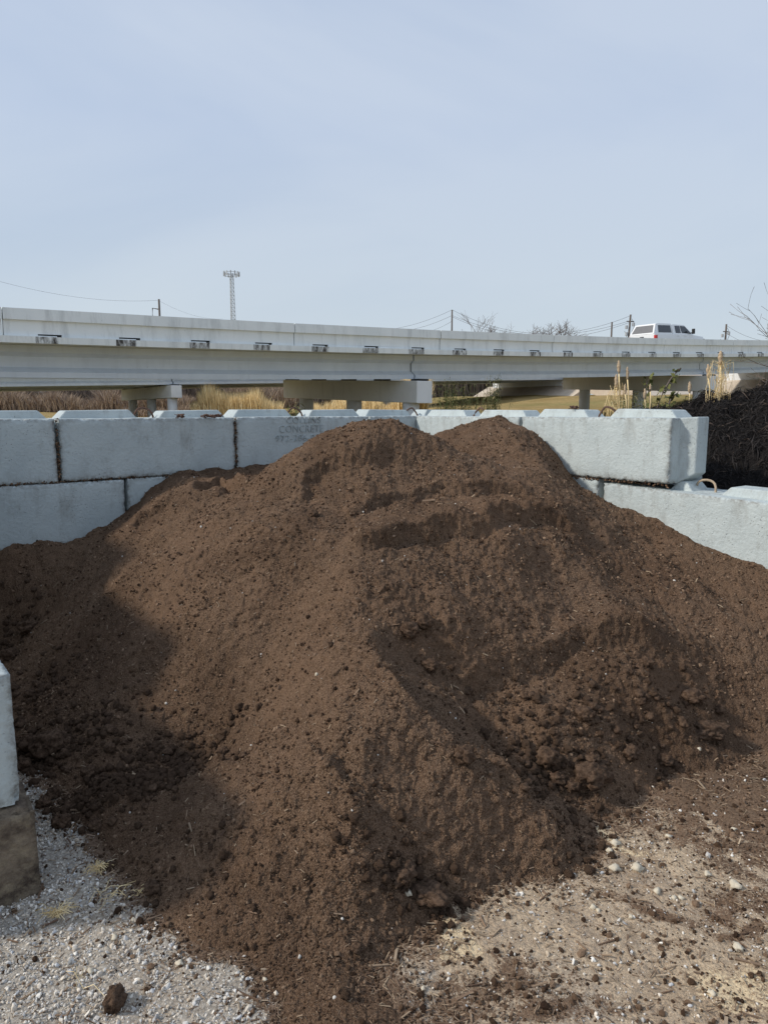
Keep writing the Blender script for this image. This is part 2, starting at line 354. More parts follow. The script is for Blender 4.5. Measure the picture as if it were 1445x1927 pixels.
def hit_on(h, px, py):
    """first point along the picture ray that lies on height function h"""
    Y = np.arange(1.8, 10, .02); s = slope(py); Z = Y * s; d = Y * math.cos(PITCH) - Z * math.sin(PITCH); X = (px - CX) / F * d
    hz = h(X, Y); k = np.argmax(H + Z < hz)
    if not (H + Z < hz).any(): k = len(Y) - 1
    return np.array([X[k], Y[k], hz[k]])
def yard_h(x, y): return np.maximum(base_h(x, y), 0.0)
# crests and scarps: (outline in the picture, lip height, scoop depth, width, sign of the uphill side)
FE = []
def feature(pts, lip, scoop, wb, wf, rag=.03):
    FE.append((np.array([hit_on(yard_h, *p)[:2] for p in pts]), lip, scoop, wb, wf, rag))
feature([(625,1045),(690,1024),(760,1012),(830,1000),(900,990),(960,974),(1010,978),(1070,1000),(1120,1030)], .070, .05, .26, .09)
feature([(600,995),(680,960),(760,940),(830,930),(900,924),(960,932),(1020,950)], .055, .035, .16, .08)
feature([(855,1330),(870,1280),(910,1265),(970,1255),(1030,1225),(1080,1200),(1150,1182),(1215,1186),(1275,1215)], .04, .05, .14, .12)
feature([(600,1215),(660,1245),(720,1275),(770,1335),(820,1385),(870,1430),(930,1455),(975,1475),(1030,1550)][::-1], .075, .14, .12, .10)
feature([(560,960),(575,900),(620,870),(690,850),(740,840)], .025, .035, .15, .14)
feature([(960,1450),(905,1400),(868,1350),(852,1320)], .045, .06, .10, .10)
feature([(695,1570),(686,1490),(705,1400)], .022, .035, .08, .07)
feature([(900,1560),(888,1500),(880,1470)], .02, .035, .07, .06)
feature([(620,1500),(640,1400),(655,1300)], .02, .02, .12, .12)
feature([(350,930),(420,912),(480,905)], .05, .10, .12, .12)
feature([(250,985),(290,960),(330,935)], .04, .05, .10, .10)
feature([(655,1890),(640,1850),(600,1800)], .03, .02, .08, .06)
feature([(1130,960),(1200,1010),(1280,1080),(1350,1130)][::-1], .02, .02, .16, .12)
feature([(560,1400),(640,1470),(690,1560)][::-1], .02, .02, .1, .08)
def seg_sd(x, y, poly):
    best = np.full(x.shape, 1e9); sg = np.zeros(x.shape); tt = np.zeros(x.shape); L = 0
    n = len(poly) - 1
    for i in range(n):
        a, b = poly[i], poly[i + 1]; d = b - a; l2 = d @ d
        t = np.clip(((x - a[0]) * d[0] + (y - a[1]) * d[1]) / l2, 0, 1)
        dx = x - a[0] - t * d[0]; dy = y - a[1] - t * d[1]; ds = np.hypot(dx, dy)
        m = ds < best; best = np.where(m, ds, best); sg = np.where(m, np.sign(d[0] * dy - d[1] * dx), sg); tt = np.where(m, (i + t) / n, tt)
    return best * sg, tt
def feat_h(x, y):
    z = np.zeros(x.shape)
    wx = x + .05 * fbm(x * 3.2, y * 3.2, 2, .45); wy = y + .05 * fbm(x * 3.2 + 40, y * 3.2, 2, .45)
    for poly, lip, scoop, wb, wf, rag in FE:
        m = (x > poly[:, 0].min() - .5) & (x < poly[:, 0].max() + .5) & (y > poly[:, 1].min() - .5) & (y < poly[:, 1].max() + .5)
        if not m.any(): continue
        s, t = seg_sd(wx[m], wy[m], poly)
        s = s + rag * .22 * fbm(x[m] * 12, y[m] * 12, 3)
        k = np.clip(np.minimum(t, 1 - t) / .18, 0, 1); k = k * k * (3 - 2 * k)
        k = k * (1.0 + .15 * perlin(x[m] * 3, y[m] * 3))
        up = np.where(s > 0, np.exp(-np.abs(s) / wb), 0); dn = np.where(s < 0, np.exp(-(s / wf) ** 2), 0)
        e = sstep(-.085, .025, s)
        z[m] += 1.5 * k * (lip * e * np.exp(-np.maximum(s, 0) / wb) - scoop * (1 - e) * np.exp(-(np.minimum(s, 0) / wf) ** 2))
    return z
def pile_h(x, y, fine=True):
    b = base_h(x, y); inside = sstep(-.05, .15, b)
    z = b + feat_h(x, y) * inside
    z += inside * (.036 * fbm(x * 1.7, y * 1.7, 3) + .022 * fbm(x * 5, y * 5, 3) - .035 * np.abs(perlin(x * 2.1 + .4 * perlin(x*3, y*3), y * 1.5 + 4)) + .010)
    # run-off grooves down the steep faces
    z += inside * .004 * np.abs(perlin(x * 11 + 2 * perlin(x, y), y * 2.2)) * sstep(.9, 1.5, b)
    if fine:
        cz_ = z; e_ = .03
        sl = np.hypot(pile_h(x + e_, y, False) - cz_, pile_h(x, y + e_, False) - cz_) / e_ if x.size > 200000 else .6
        rough = 1 / (1 + 2.2 * np.maximum(0, sl - .75)) * 1.0
        rough = rough * ( sstep(-.25, .35, perlin(x * 1.3 + 7, y * 1.3)) * .8 + .45)
        bl = lambda f, o: 1 - 2.2 * np.abs(perlin(x * f + o, y * f - o))
        n1 = fbm(x * 9, y * 9, 3, .6)
        z += (.009 * n1 + .0034 * bl(21, 3) + .0052 * bl(44, 11) + .0048 * bl(95, 5)) * rough * (.45 + .55 * inside)
    return z
def hit(px, py): return hit_on(lambda a, b: np.maximum(pile_h(a, b, False), 0), px, py)

def grid_faces(nr, nc, keep=None):
    i = np.arange(nr - 1)[:, None] * nc + np.arange(nc - 1)[None]
    f = np.stack([i, i + 1, i + nc + 1, i + nc], -1)
    if keep is not None:
        k = keep[:-1, :-1] | keep[1:, :-1] | keep[:-1, 1:] | keep[1:, 1:]; f = f[k]
    return f.reshape(-1, 4)
def compact(v, f):
    u, inv = np.unique(f.ravel(), return_inverse=True); return v[u], inv.reshape(f.shape)

# pile mesh
ys = 1.75 * np.exp(np.linspace(0, math.log(9.9 / 1.75), 900)); nc = 960
cc = np.linspace(-1, 1, nc)
GY = np.repeat(ys[:, None], nc, 1); GX = cc[None] * (.62 * ys[:, None] + .65)
GZ = pile_h(GX, GY)
inside = ((GX - C0[0]) * -V[0] + (GY - C0[1]) * -V[1] < .10) & ((GX - C0[0]) * U[0] + (GY - C0[1]) * U[1] < .10) & ((GX - E0[0]) * U[0] + (GY - E0[1]) * U[1] > -.15)
keep = inside & (GZ > -.012)
# faces of the broken ledges are rough sideways too
GXn = GX + .010 * fbm(GX * 22 + 5, GZ * 26, 3) + .004 * perlin(GX * 70, GZ * 70); GYn = GY + .014 * fbm(GX * 22 - 9, GZ * 26, 3) + .005 * perlin(GX * 70 + 3, GZ * 70)
f = grid_faces(*GX.shape, keep); v, f = compact(np.c_[GXn.ravel(), GYn.ravel(), GZ.ravel()], f)
pile = link('soil_pile', np_mesh('soil_pile', v, f), M_soil)
tag(pile, 'large brown heap of loose compost soil filling the concrete block bay', 'soil pile')

# ------------------------------------------------------------------ ground sheet
def spread(lo, hi, st, far, n):
    a = np.arange(lo, hi, st); g1 = np.geomspace(st * 1.3, far, n); return np.r_[(a[0] - g1)[::-1], a, a[-1] + g1]
gxs = spread(-2.5, 3.0, .0095, 900, 75); gys = spread(1.75, 5.0, .0095, 1600, 105)
gys = gys[gys > -60]
QX, QY = np.meshgrid(gxs, gys)
S0A = 44.0
def terrain(x, y):
    z = 1.75 * sstep(14, 95, y) + .25 * fbm(x * .05, y * .05, 3) * sstep(20, 60, y)
    s = (x - B0[0]) * BU[0] + (y - B0[1]) * BU[1]; n = (x - B0[0]) * NP[0] + (y - B0[1]) * NP[1]
    e1 = 2.3 * sstep(14, 44, s - .14*np.clip(n,0,60) ) * sstep(-9, -2, n) * (1 - sstep(70, 95, n))
    e2 = 1.0 * sstep(8, 26, s) * sstep(-4, 12, n)
    return z + np.maximum(e1, e2 * 1.0) * sstep(15, 40, y)
QZ = terrain(QX, QY)
near = (np.abs(QX) < 3.4) & (QY < 6)
QZ = QZ + np.where(near, .006 * fbm(QX * 9, QY * 9, 3) + .0035 * fbm(QX * 60, QY * 60, 2), 0)
ground = link('ground', np_mesh('ground', np.c_[QX.ravel(), QY.ravel(), QZ.ravel()], grid_faces(*QX.shape)), M_ground)
tag(ground, kind='structure')
# loose dirt and sand spread on the yard floor
_bx = .10 * fbm(QX * 4, QY * 4, 4); _by = .10 * fbm(QX * 4 + 9, QY * 4, 4)
def blob(px, py, rx, ry, a=1.0, rot=0.0):
    c = atz(px, py, 0); dx = QX - c[0] + _bx; dy = QY - c[1] + _by; cr_, sr_ = math.cos(rot), math.sin(rot)
    u = (dx * cr_ + dy * sr_) / rx; w = (-dx * sr_ + dy * cr_) / ry
    return a * np.exp(-(u * u + w * w))
def soil_amt_at(x, y):
    b = base_h(x, y) + .03 * fbm(x * 5, y * 5, 4); return sstep(-.11, .02, b) * .95
soil = soil_amt_at(QX, QY)
for a in [(1350,1470,1.1,.42,1.5),(1445,1570,.5,.5,1.2),(1130,1520,.3,.2,1.2),(1440,1440,.6,.5,1.5),(1290,1560,.3,.12,.9),(1440,1700,.3,.12,.7),(1180,1690,.16,.07,.65),(1260,1790,.16,.06,.6),(960,1850,.28,.13,.8),(880,1900,.25,.12,.7),(1400,1880,.2,.1,.35),
          (760,1800,.3,.15,.45),(70,1400,.4,.3,.35),(100,1560,.3,.1,.25),(300,1830,.06,.05,.5),(1390,1720,.25,.06,.5),(150,1700,.1,.1,.1),(640,1900,.12,.14,.6),(1090,1900,.14,.05,.45),(1330,1640,.3,.05,.4)]:
    soil = np.maximum(soil, blob(*a))
for a in [(1160,1575,.06,.20,.9,.55),(1350,1560,.035,.20,.75,.65),(1230,1500,.05,.12,.5,.6),(1430,1640,.05,.2,.5,.6)]: soil = np.maximum(0, soil - blob(*a))
for a in [(1030,1880,.22,.10,1.0),(900,1860,.16,.10,.9),(1265,1725,.14,.045,.95,-.3),(1400,1760,.16,.05,.9),(700,1890,.08,.1,.8),(1200,1900,.1,.04,.6)]: soil = np.maximum(soil, blob(*a))
sand = sstep(-.35, .25, QX) * .75 + blob(835,1760,.09,.10,.75) + blob(1150,1580,.06,.2,.5,.55) + blob(1390,1860,.2,.12,.35) + blob(170,1720,.2,.25,.25) + blob(300,1850,.3,.2,.3)
sand -= blob(800,1870,.12,.1,.5) + blob(1060,1880,.12,.12,.5)
turf = sstep(10.5, 14, QY + .0 * QX) 
turf = np.maximum(turf, sstep(3.2, 7, np.abs(QX)-3) * sstep(6, 9, QY))
for nm, a in (('soil', soil), ('sand', sand), ('turf', turf)):
    at_ = ground.data.attributes.new(nm, 'FLOAT', 'POINT'); at_.data.foreach_set('value', a.astype(np.float32).ravel())

# ------------------------------------------------------------------ concrete blocks
def make_block(name, origin, along, inward, z0, length=1.83, mat=None, h=.61, keys=True, tongue=None, dz_end=0.0, seed=0, loop='rust', proud=0.0, label=None, group=None, lmat=None, chip=1.0, keyspan=((.02, .82), (1.01, 1.81))):
    """a 2 ft x 2 ft x 6 ft casting block; along = direction of its length, inward = from face to back"""
    al = np.array(along); inn = np.array(inward); o = np.array(origin) - inn * proud
    root = empty(name, (o[0], o[1], z0), 0.0)
    st = .024; nx = int(length / st); nh = int(h / st); nd = int(.61 / st)
    bm = bmesh.new()
    def face(fn, a, b):
        vs = [[bm.verts.new(fn(i / a, j / b)) for j in range(b + 1)] for i in range(a + 1)]
        for i in range(a):
            for j in range(b): bm.faces.new((vs[i][j], vs[i+1][j], vs[i+1][j+1], vs[i][j+1]))
    face(lambda s, t: (s*length, 0, t*h), nx, nh); face(lambda s, t: (s*length, .61, t*h), nx // 2 * 1, nh // 2)
    face(lambda s, t: (s*length, t*.61, h), nx, nd); face(lambda s, t: (s*length, t*.61, 0), nx, nd // 3)
    face(lambda s, t: (0, s*.61, t*h), nd, nh); face(lambda s, t: (length, s*.61, t*h), nd, nh)
    bmesh.ops.remove_doubles(bm, verts=bm.verts, dist=.0005)
    me = bpy.data.meshes.new(name)
    ed = []
    sx = seed * 13.7
    for vtx in bm.verts:
        p = vtx.co; x, y, z = p
        dxe = min(x, length - x); dye = min(y, .61 - y); dze = min(z, h - z)
        ds = sorted((dxe, dye, dze)); e = ds[1]                       # distance to nearest edge
        n = mnoise.noise(Vector((x*3+sx, y*3, z*3))); n2 = mnoise.noise(Vector((x*14+sx, y*14, z*14))); n3 = mnoise.noise(Vector((x*34+sx, y*34, z*34)))
        c = Vector((length/2, .305, h/2))
        nrm = Vector(((-1 if x < length/2 else 1) * (dxe < .002), (-1 if y < .3 else 1) * (dye < .002), (-1 if z < h/2 else 1) * (dze < .002)))
        amt = .004 * n + .002 * n2
        if e < .045:
            ch = max(0, n2 * 1.1 + n3 * .9 + .05) * chip
            amt -= (.005 + .026 * ch) * (1 - e / .045) ** 1.6
        if nrm.length: vtx.co = p + nrm.normalized() * amt
        ed.append(max(0, 1 - e / .05) * .9 + (.35 * max(0, 1 - z / .12)))
    for vtx in bm.verts:
        x, y, z = vtx.co; zz = z + dz_end * x / length
        q = al * x + inn * y; vtx.co = (q[0], q[1], zz)
    bmesh.ops.recalc_face_normals(bm, faces=bm.faces)
    for fc in bm.faces: fc.smooth = True
    bm.to_mesh(me); bm.free()
    a = me.attributes.new('edge', 'FLOAT', 'POINT'); a.data.foreach_set('value', np.array(ed, np.float32))
    body = link('block_body', me, mat or M_paint, root)
    def w(x, y, z): q = al * x + inn * y; return (q[0], q[1], z + dz_end * x / length)
    if keys:
        for (a0, a1) in keyspan:
            k = MB(); b = .09; hh = .080
            lo = [(a0, .15), (a1, .15), (a1, .46), (a0, .46)]; hi = [(a0+b, .175), (a1-b, .175), (a1-b, .435), (a0+b, .435)]
            vs = [w(x, y, h - .02) for x, y in lo] + [w(x, y, h + hh + .006*math.sin(x*7+seed)) for x, y in hi]
            k.add(vs, [(0,1,5,4),(1,2,6,5),(2,3,7,6),(3,0,4,7),(4,5,6,7),(0,3,2,1)])
            ko = k.build('key', mat or M_paint, root, bevel=.012)
        if loop:
            mb = MB(); pts = []
            for i in range(13):
                t = math.pi * i / 12
                pts.append(w(.915 - .105 * math.cos(t), .30 + .02 * math.sin(3*t+seed), h - .03 + .135 * math.sin(t) ** .8))
            mb.tube(pts, .011, 8); mb.build('lifting_loop', M_rust if loop == 'rust' else M_cable, root, smooth=True)
    if tongue:
        k = MB(); x0 = length - .01
        lo = [(.14, .0), (.47, .0), (.47, h+.0), (.14, h+.0)]; hi = [(.21, .10), (.40, .10), (.40, h+.01), (.21, h+.01)]
        vs = [w(x0, y, z) for y, z in lo] + [w(x0 + .15, y, z) for y, z in hi]
        k.add(vs, [(0,1,5,4),(1,2,6,5),(2,3,7,6),(3,0,4,7),(4,5,6,7),(0,3,2,1)]); k.build('end_tongue', mat or M_paint, root, bevel=.012)
    tag(root, label, 'concrete block', group)
    return root
GR = 'painted interlocking concrete blocks of the storage bay'
# left-back wall: face normal is V, length runs along -U from the corner
NB = -V
def LB(t0, z0, label, **k): return make_block('concrete_block', C0 - U * (t0 + 1.83), U, NB, z0, label=label, group=GR, **k)
LB(-1.085, TOP-.61, 'blue-grey block at the inner corner, mostly hidden behind the peak of the soil', seed=1)
tb = LB(.766, TOP-.61, 'shaded blue-grey block with company name and phone number cast in its face', seed=2)
LB(2.615, TOP-.615, 'long rough-faced shaded blue-grey block left of the lettered block', seed=3, chip=1.1)
LB(4.475, TOP-.625, 'shaded blue-grey block at the left edge of the photo, top row of back wall', seed=4, chip=1.4, h=.62)
LB(.15, TOP-1.225, 'second-row shaded block buried under the soil beneath the lettered block', seed=5, keys=False)
LB(1.995, TOP-1.225, 'second-row shaded block showing only a small wedge above the soil slope', seed=6, keys=False)
LB(3.86, TOP-1.235, 'second-row scuffed blue-grey block at left with its foot in dark soil', seed=7, keys=False, proud=.02)
LB(3.0, TOP-1.85, 'bottom-row block of the back wall hidden behind the soil at left', seed=8, keys=False)
LB(4.86, TOP-1.85, 'bottom-row block of the back wall past the left edge', seed=9, keys=False)
# right wall: face normal -U, length runs along V
def RB(t0, z0, label, **k): return make_block('concrete_block', C0 + V * t0, V, U, z0, label=label, group=GR, **k)
RB(.0, TOP-.61, 'sunlit pale block just right of the corner, partly covered by the second soil peak', seed=11)
RB(1.865, TOP-.615, 'big sunlit pale block with exposed chamfered end at the top of right wall', seed=12, tongue=True, h=.62, chip=1.2, keyspan=((.08, .80), (1.03, 1.80)))
RB(1.09, TOP-1.23, 'lower-row sunlit block showing a small corner beside the black joint', seed=13, keys=False)
RB(2.985, 1.42-.60, 'lower-row sunlit pale block stepping down at the right edge with cable loop', seed=14, h=.60, dz_end=-.045, loop='cable', keyspan=((.62, .88), (1.12, 1.75)))
RB(4.84, 1.375-.60, 'lower-row sunlit block past the right edge of the photo', seed=15, h=.60, dz_end=-.03)
RB(2.0, TOP-1.85, 'bottom-row block of right wall buried in the soil', seed=16, keys=False)
RB(3.86, TOP-1.87, 'bottom-row block of right wall under the stepped block', seed=17, keys=False)
# near-left wall: pile side normal is U; visible end face normal V
def WB(t0, z0, label, **k): return make_block('concrete_block', E0 - V * t0, -V, -U, z0, label=label, group='blocks of the left side wall', **k)
WB(0, .43, 'blue-grey block end closest to the camera at the left edge', seed=21, chip=1.6, h=.60)
WB(-.04, -.19, 'bare dirty brown block under the nearest blue-grey block end', seed=22, keys=False, mat=M_mossy, proud=.05, chip=2.2)
WB(1.86, .43, 'second block of the left side wall, outside the frame', seed=23, keys=False)
WB(1.86, 1.04, 'upper block of the left side wall, outside the frame', seed=25, h=.6, keys=False)
WB(3.71, .43, 'third block of the left side wall near the back corner', seed=24, keys=False)
WB(3.5, 1.66, 'topmost block of the left side wall near the back corner', seed=27, h=.5)
WB(3.71, 1.04, 'upper third block of the left side wall near the back corner', seed=26, h=.61)
# cast lettering
def lettering(txt, px, py, hgt_px, width_px):
    cu = bpy.data.curves.new('lettering', 'FONT'); cu.body = txt; cu.size = 1; cu.extrude = .05; cu.align_x = 'CENTER'; cu.offset = -.012
    cu.space_character = 1.08; cu.resolution_u = 3
    tmp = bpy.data.objects.new('tmp', cu); COL.objects.link(tmp)
    dg = bpy.context.evaluated_depsgraph_get(); me = bpy.data.meshes.new_from_object(tmp.evaluated_get(dg)); bpy.data.objects.remove(tmp)
    a = np.empty(len(me.vertices) * 3); me.vertices.foreach_get('co', a); a = a.reshape(-1, 3)
    def on_face(px, py):                    # point of the wall face seen at this pixel
        k = (px - CX) / F; t = (C0[0] - k * C0[1] * 1.0) / (U[0] - k * U[1])
        p = C0 - U * t; 
        for _ in range(4):
            Z = p[1] * slope(py); d = p[1] * math.cos(PITCH) - Z * math.sin(PITCH); kk = k * d / p[1]
            t = (C0[0] - kk * C0[1]) / (U[0] - kk * U[1]); p = C0 - U * t
        return p, H + p[1] * slope(py)
    pl, zb = on_face(px - width_px / 2, py + hgt_px / 2); pr, _ = on_face(px + width_px / 2, py + hgt_px / 2); _, zt = on_face(px, py - hgt_px / 2)
    w = np.linalg.norm(pr - pl); x0, x1 = a[:, 0].min(), a[:, 0].max(); y0, y1 = a[:, 1].min(), a[:, 1].max()
    X = (a[:, 0] - x0) / (x1 - x0) * w; Zz = (a[:, 1] - y0) / (y1 - y0) * (zt - zb); D = a[:, 2] / .05 * .009
    q = pl[None] + U[None] * X[:, None] + V[None] * D[:, None]
    o3 = np.c_[q, zb + Zz] - np.array(tb.location)[None]
    me.vertices.foreach_set('co', o3.astype(np.float32).ravel()); me.update()
    link('lettering', me, M_letter, tb)
lettering('COLLINS', 571, 790.5, 12.5, 64); lettering('CONCRETE', 567, 807, 14, 82); lettering('972-286-8352', 568, 824.5, 12.5, 98)

# ------------------------------------------------------------------ bridges
def btop(t): return H + 3.68 + .0287 * t + .000362 * t * t
def bpt(t, n=0.0, z=0.0): q = B0 + BU * t + NP * n; return (q[0], q[1], z)
def t_at(px):
    k = (px - CX) / F * (math.cos(PITCH) - .10 * math.sin(PITCH)); return (k * B0[1] - B0[0]) / (BU[0] - k * BU[1])
SUP = [.036]
def strip(mb, poly, t0, t1, topf, base, step=4.0):
    """extrude an outline (n, drop) along the bridge, following its grade"""
    m = max(1, int(abs(t1 - t0) / step)); n = len(poly)
    vs = []
    for i in range(m + 1):
        t = t0 + (t1 - t0) * i / m; q = base + BU * t
        for (a, d) in poly: vs.append((q[0] + NP[0] * a, q[1] + NP[1] * a, topf(t) - d + SUP[0] * a))
    fs = []
    for i in range(m):
        for k in range(n): k2 = (k + 1) % n; fs.append((i*n+k, i*n+k2, (i+1)*n+k2, (i+1)*n+k))
    fs += [tuple(range(n))[::-1], tuple(m * n + k for k in range(n))]
    mb.add(vs, fs)
IBEAM = [(.0,1.115),(.55,1.115),(.55,1.30),(.34,1.44),(.34,1.84),(.58,2.02),(.58,2.22),(-.08,2.22),(-.08,2.03),(.22,1.86),(.22,1.50),(.0,1.36)]
def bridge(label, base, topf, tspan, joints, piers, scup, group, full, sup=.036):
    SUP[0] = sup; root = empty('road_bridge', (0, 0, 0)); tag(root, label, 'bridge', group)
    width = 12.2; t0, t1 = tspan
    # deck slab
    d = MB(); strip(d, [(-.42, .885), (width, .885), (width, 1.105), (-.42, 1.105)], t0, t1, topf, base); d.build('deck_slab', M_parapet, root)
    d = MB(); strip(d, [(.1, .84), (width - .4, .84), (width - .4, .884), (.1, .884)], t0, t1, topf, base); d.build('roadway', M_road, root)
    # near parapet, in cast lengths; the foot is open at each drain slot
    js = [t0] + joints + [t1]
    for a, b in zip(js[:-1], js[1:]):
        p = MB(); strip(p, [(-.32, 0), (-.05, 0), (.02, .80), (-.25, .80), (-.25, .375), (-.345, .36)], a + .02, b - .02, topf, base)
        sl = [s for s in scup if a + .3 < s < b - .3] if full else []
        e = a + .02
        for s in sl:
            strip(p, [(-.26, .798), (.02, .798), (.02, .886), (-.26, .886)], e, s - .37, topf, base); e = s + .37
        strip(p, [(-.26, .798), (.02, .798), (.02, .886), (-.26, .886)], e, b - .02, topf, base)
        p.build('parapet', M_parapet, root)
    p = MB(); strip(p, [(width - .45, 0), (width - .2, 0), (width - .1, .883), (width - .5, .883)], t0, t1, topf, base); p.build('far_parapet', M_parapet, root)
    if full:
        for s in scup:
            p = MB(); wd = random.uniform(.42, .58); of = random.uniform(-.1, .02)
            strip(p, [(-.424, .888), (-.419, .888), (-.419, 1.103), (-.424, 1.103)], s - wd + of, s + wd * .6 + of, topf, base); p.build('drain_stain', M_stain, root)
            p = MB(); strip(p, [(-.18, .795), (.01, .795), (.01, .884), (-.18, .884)], s - .40, s + .40, topf, base); p.build('drain_slot_shade', M_dark, root)  # solid black box closes the slot, its colour painting the shade within
            p = MB(); strip(p, [(-.24, .845), (-.17, .845), (-.17, .8845), (-.24, .8845)], s - .40, s + .22, topf, base); p.build('drain_sill', M_parapet, root)
    # girders per span
    ends = [t0] + piers + [t1]
    for a, b in zip(ends[:-1], ends[1:]):
        for k in range(5):
            gmb = MB(); off = k * 2.75
            strip(gmb, [(x + off + .75, z) for x, z in IBEAM], a + .05, b - .05, topf, base); gmb.build('girder', M_girder, root)
    # pier caps and columns
    for tp in piers:
        q = base + BU * (tp - .45) - BN * .1; zt = topf(tp) - 2.31; L = 11.6
        capm = MB()
        for w in (0, L):
            pass
        c4 = [q, q + BU * .91, q + BU * .91 + BN * L, q + BN * L]
        dn_ = [0, 0, sup * L * .97, sup * L * .97]
        capm.add([(c[0], c[1], zt - 1.03 + e_) for c, e_ in zip(c4, dn_)] + [(c[0], c[1], zt + e_) for c, e_ in zip(c4, dn_)], [(0,3,2,1),(4,5,6,7),(0,1,5,4),(1,2,6,5),(2,3,7,6),(3,0,4,7)])
        capm.build('pier_cap', M_pier, root, bevel=.03)
        for w in (.95, 5.4, 9.9):
            c = q + BU * .45 + BN * w; cm = MB(); zg = float(terrain(np.array([c[0]]), np.array([c[1]]))[0])
            cm.tube([(c[0], c[1], zg - .5), (c[0], c[1], zt - 1.0 + sup * w * .97)], .40, 24); o = cm.build('column', M_pier, root)
            for pf in o.data.polygons: pf.use_smooth = len(pf.vertices) == 4
        for k in range(5):
            c = q + BU * .45 + BN * (.35 + 2.75 * k) ; pm = MB(); pm.box((-.3, -.3, 0), (.3, .3, .085)); pm.build('bearing_pad', M_black, root, loc=(c[0], c[1], zt + sup * (.35 + 2.75 * k) * .97), rot=(0, 0, math.atan2(BU[1], BU[0])))
    return root
sc_px = [90,240,373,495,600,693,779,858,931,998,1060,1118,1173,1222,1267,1310,1349,1388,1424]
nn = np.arange(-4, 25); sc_t = [t_at((92.12 + 163.98 * n_) / (1 + .06322 * n_)) for n_ in nn if 1 + .06322 * n_ > 0 and n_ < 19]
jt = [t_at(p) for p in (5, 548, 821, 1033, 1243, 1371)]
tB, tC = t_at(797), t_at(1345)
bridge('long pale concrete highway bridge crossing behind the block walls', B0, btop, (-42, 48), [-32] + jt, [tB - 25, tB, tC], sc_t, None, True)
# second, farther carriageway
B2 = np.array([-17.6, 60.0])
def b2top(t): return H + 2.05 + 2.30 + .0325 * t
bridge('second parallel concrete bridge farther back, seen beneath the first one', B2, b2top, (-80, 49), [-60, -40, -20, 0, 20, 35], [-52, -26, .3, 26], [], None, False, -.012)
# abutments with sloped paving
def abutment(base, t, topf, label, side=False):
    SUP[0] = .036 if not side else -.012
    r = empty('bridge_abutment', (0, 0, 0)); tag(r, label, 'abutment')
    m = MB(); strip(m, [(-1.4, 1.12), (13.2, 1.12), (13.2, 4.2), (-1.4, 4.2)], t, t + 1.2, topf, base); m.build('back_wall', M_pier, r)
    m = MB(); strip(m, [(-1.4, .0), (-1.0, .0), (-1.0, 3.3), (-1.4, 3.3)], t + .2, t + 7, topf, base); m.build('wing_wall', M_pier, r)
    q = base + BU * t; z1 = topf(t) - 2.75; run = 10.5
    m = MB(); vs = []
    for a in (-3.2, 14.5):
        for s_, z in ((.4, z1), (-run, z1 - run * .5)):
            p_ = q + BU * s_ + NP * a; vs.append((p_[0], p_[1], z))
    vs += [(x, y, z - 1.2) for x, y, z in vs]
    m.add(vs, [(0,1,3,2),(4,6,7,5),(0,4,5,1),(2,3,7,6),(0,2,6,4),(1,5,7,3)]); m.build('paved_slope', M_slope, r)
    if side:
        m = MB(); vs = []
        for tt in (t - 1.0, t + 90):
            q = base + BU * tt
            for a, z in ((-1.2, topf(tt) - 1.3), (-17, topf(t) - 5.6)):
                p_ = q + NP * a; vs.append((p_[0], p_[1], z))
        vs += [(x + NP[0]*1.5, y + NP[1]*1.5, z - 1.5) for x, y, z in vs]
        m.add(vs, [(0,1,3,2),(4,6,7,5),(0,4,5,1),(2,3,7,6),(0,2,6,4),(1,5,7,3)]); m.build('paved_side_slope', M_slope, r)
    return r
abutment(B0, 48, btop, 'tan sloped concrete abutment under the near bridge at far right')
abutment(B2, 49, b2top, 'pale abutment with paved slope where the far bridge ends', True)

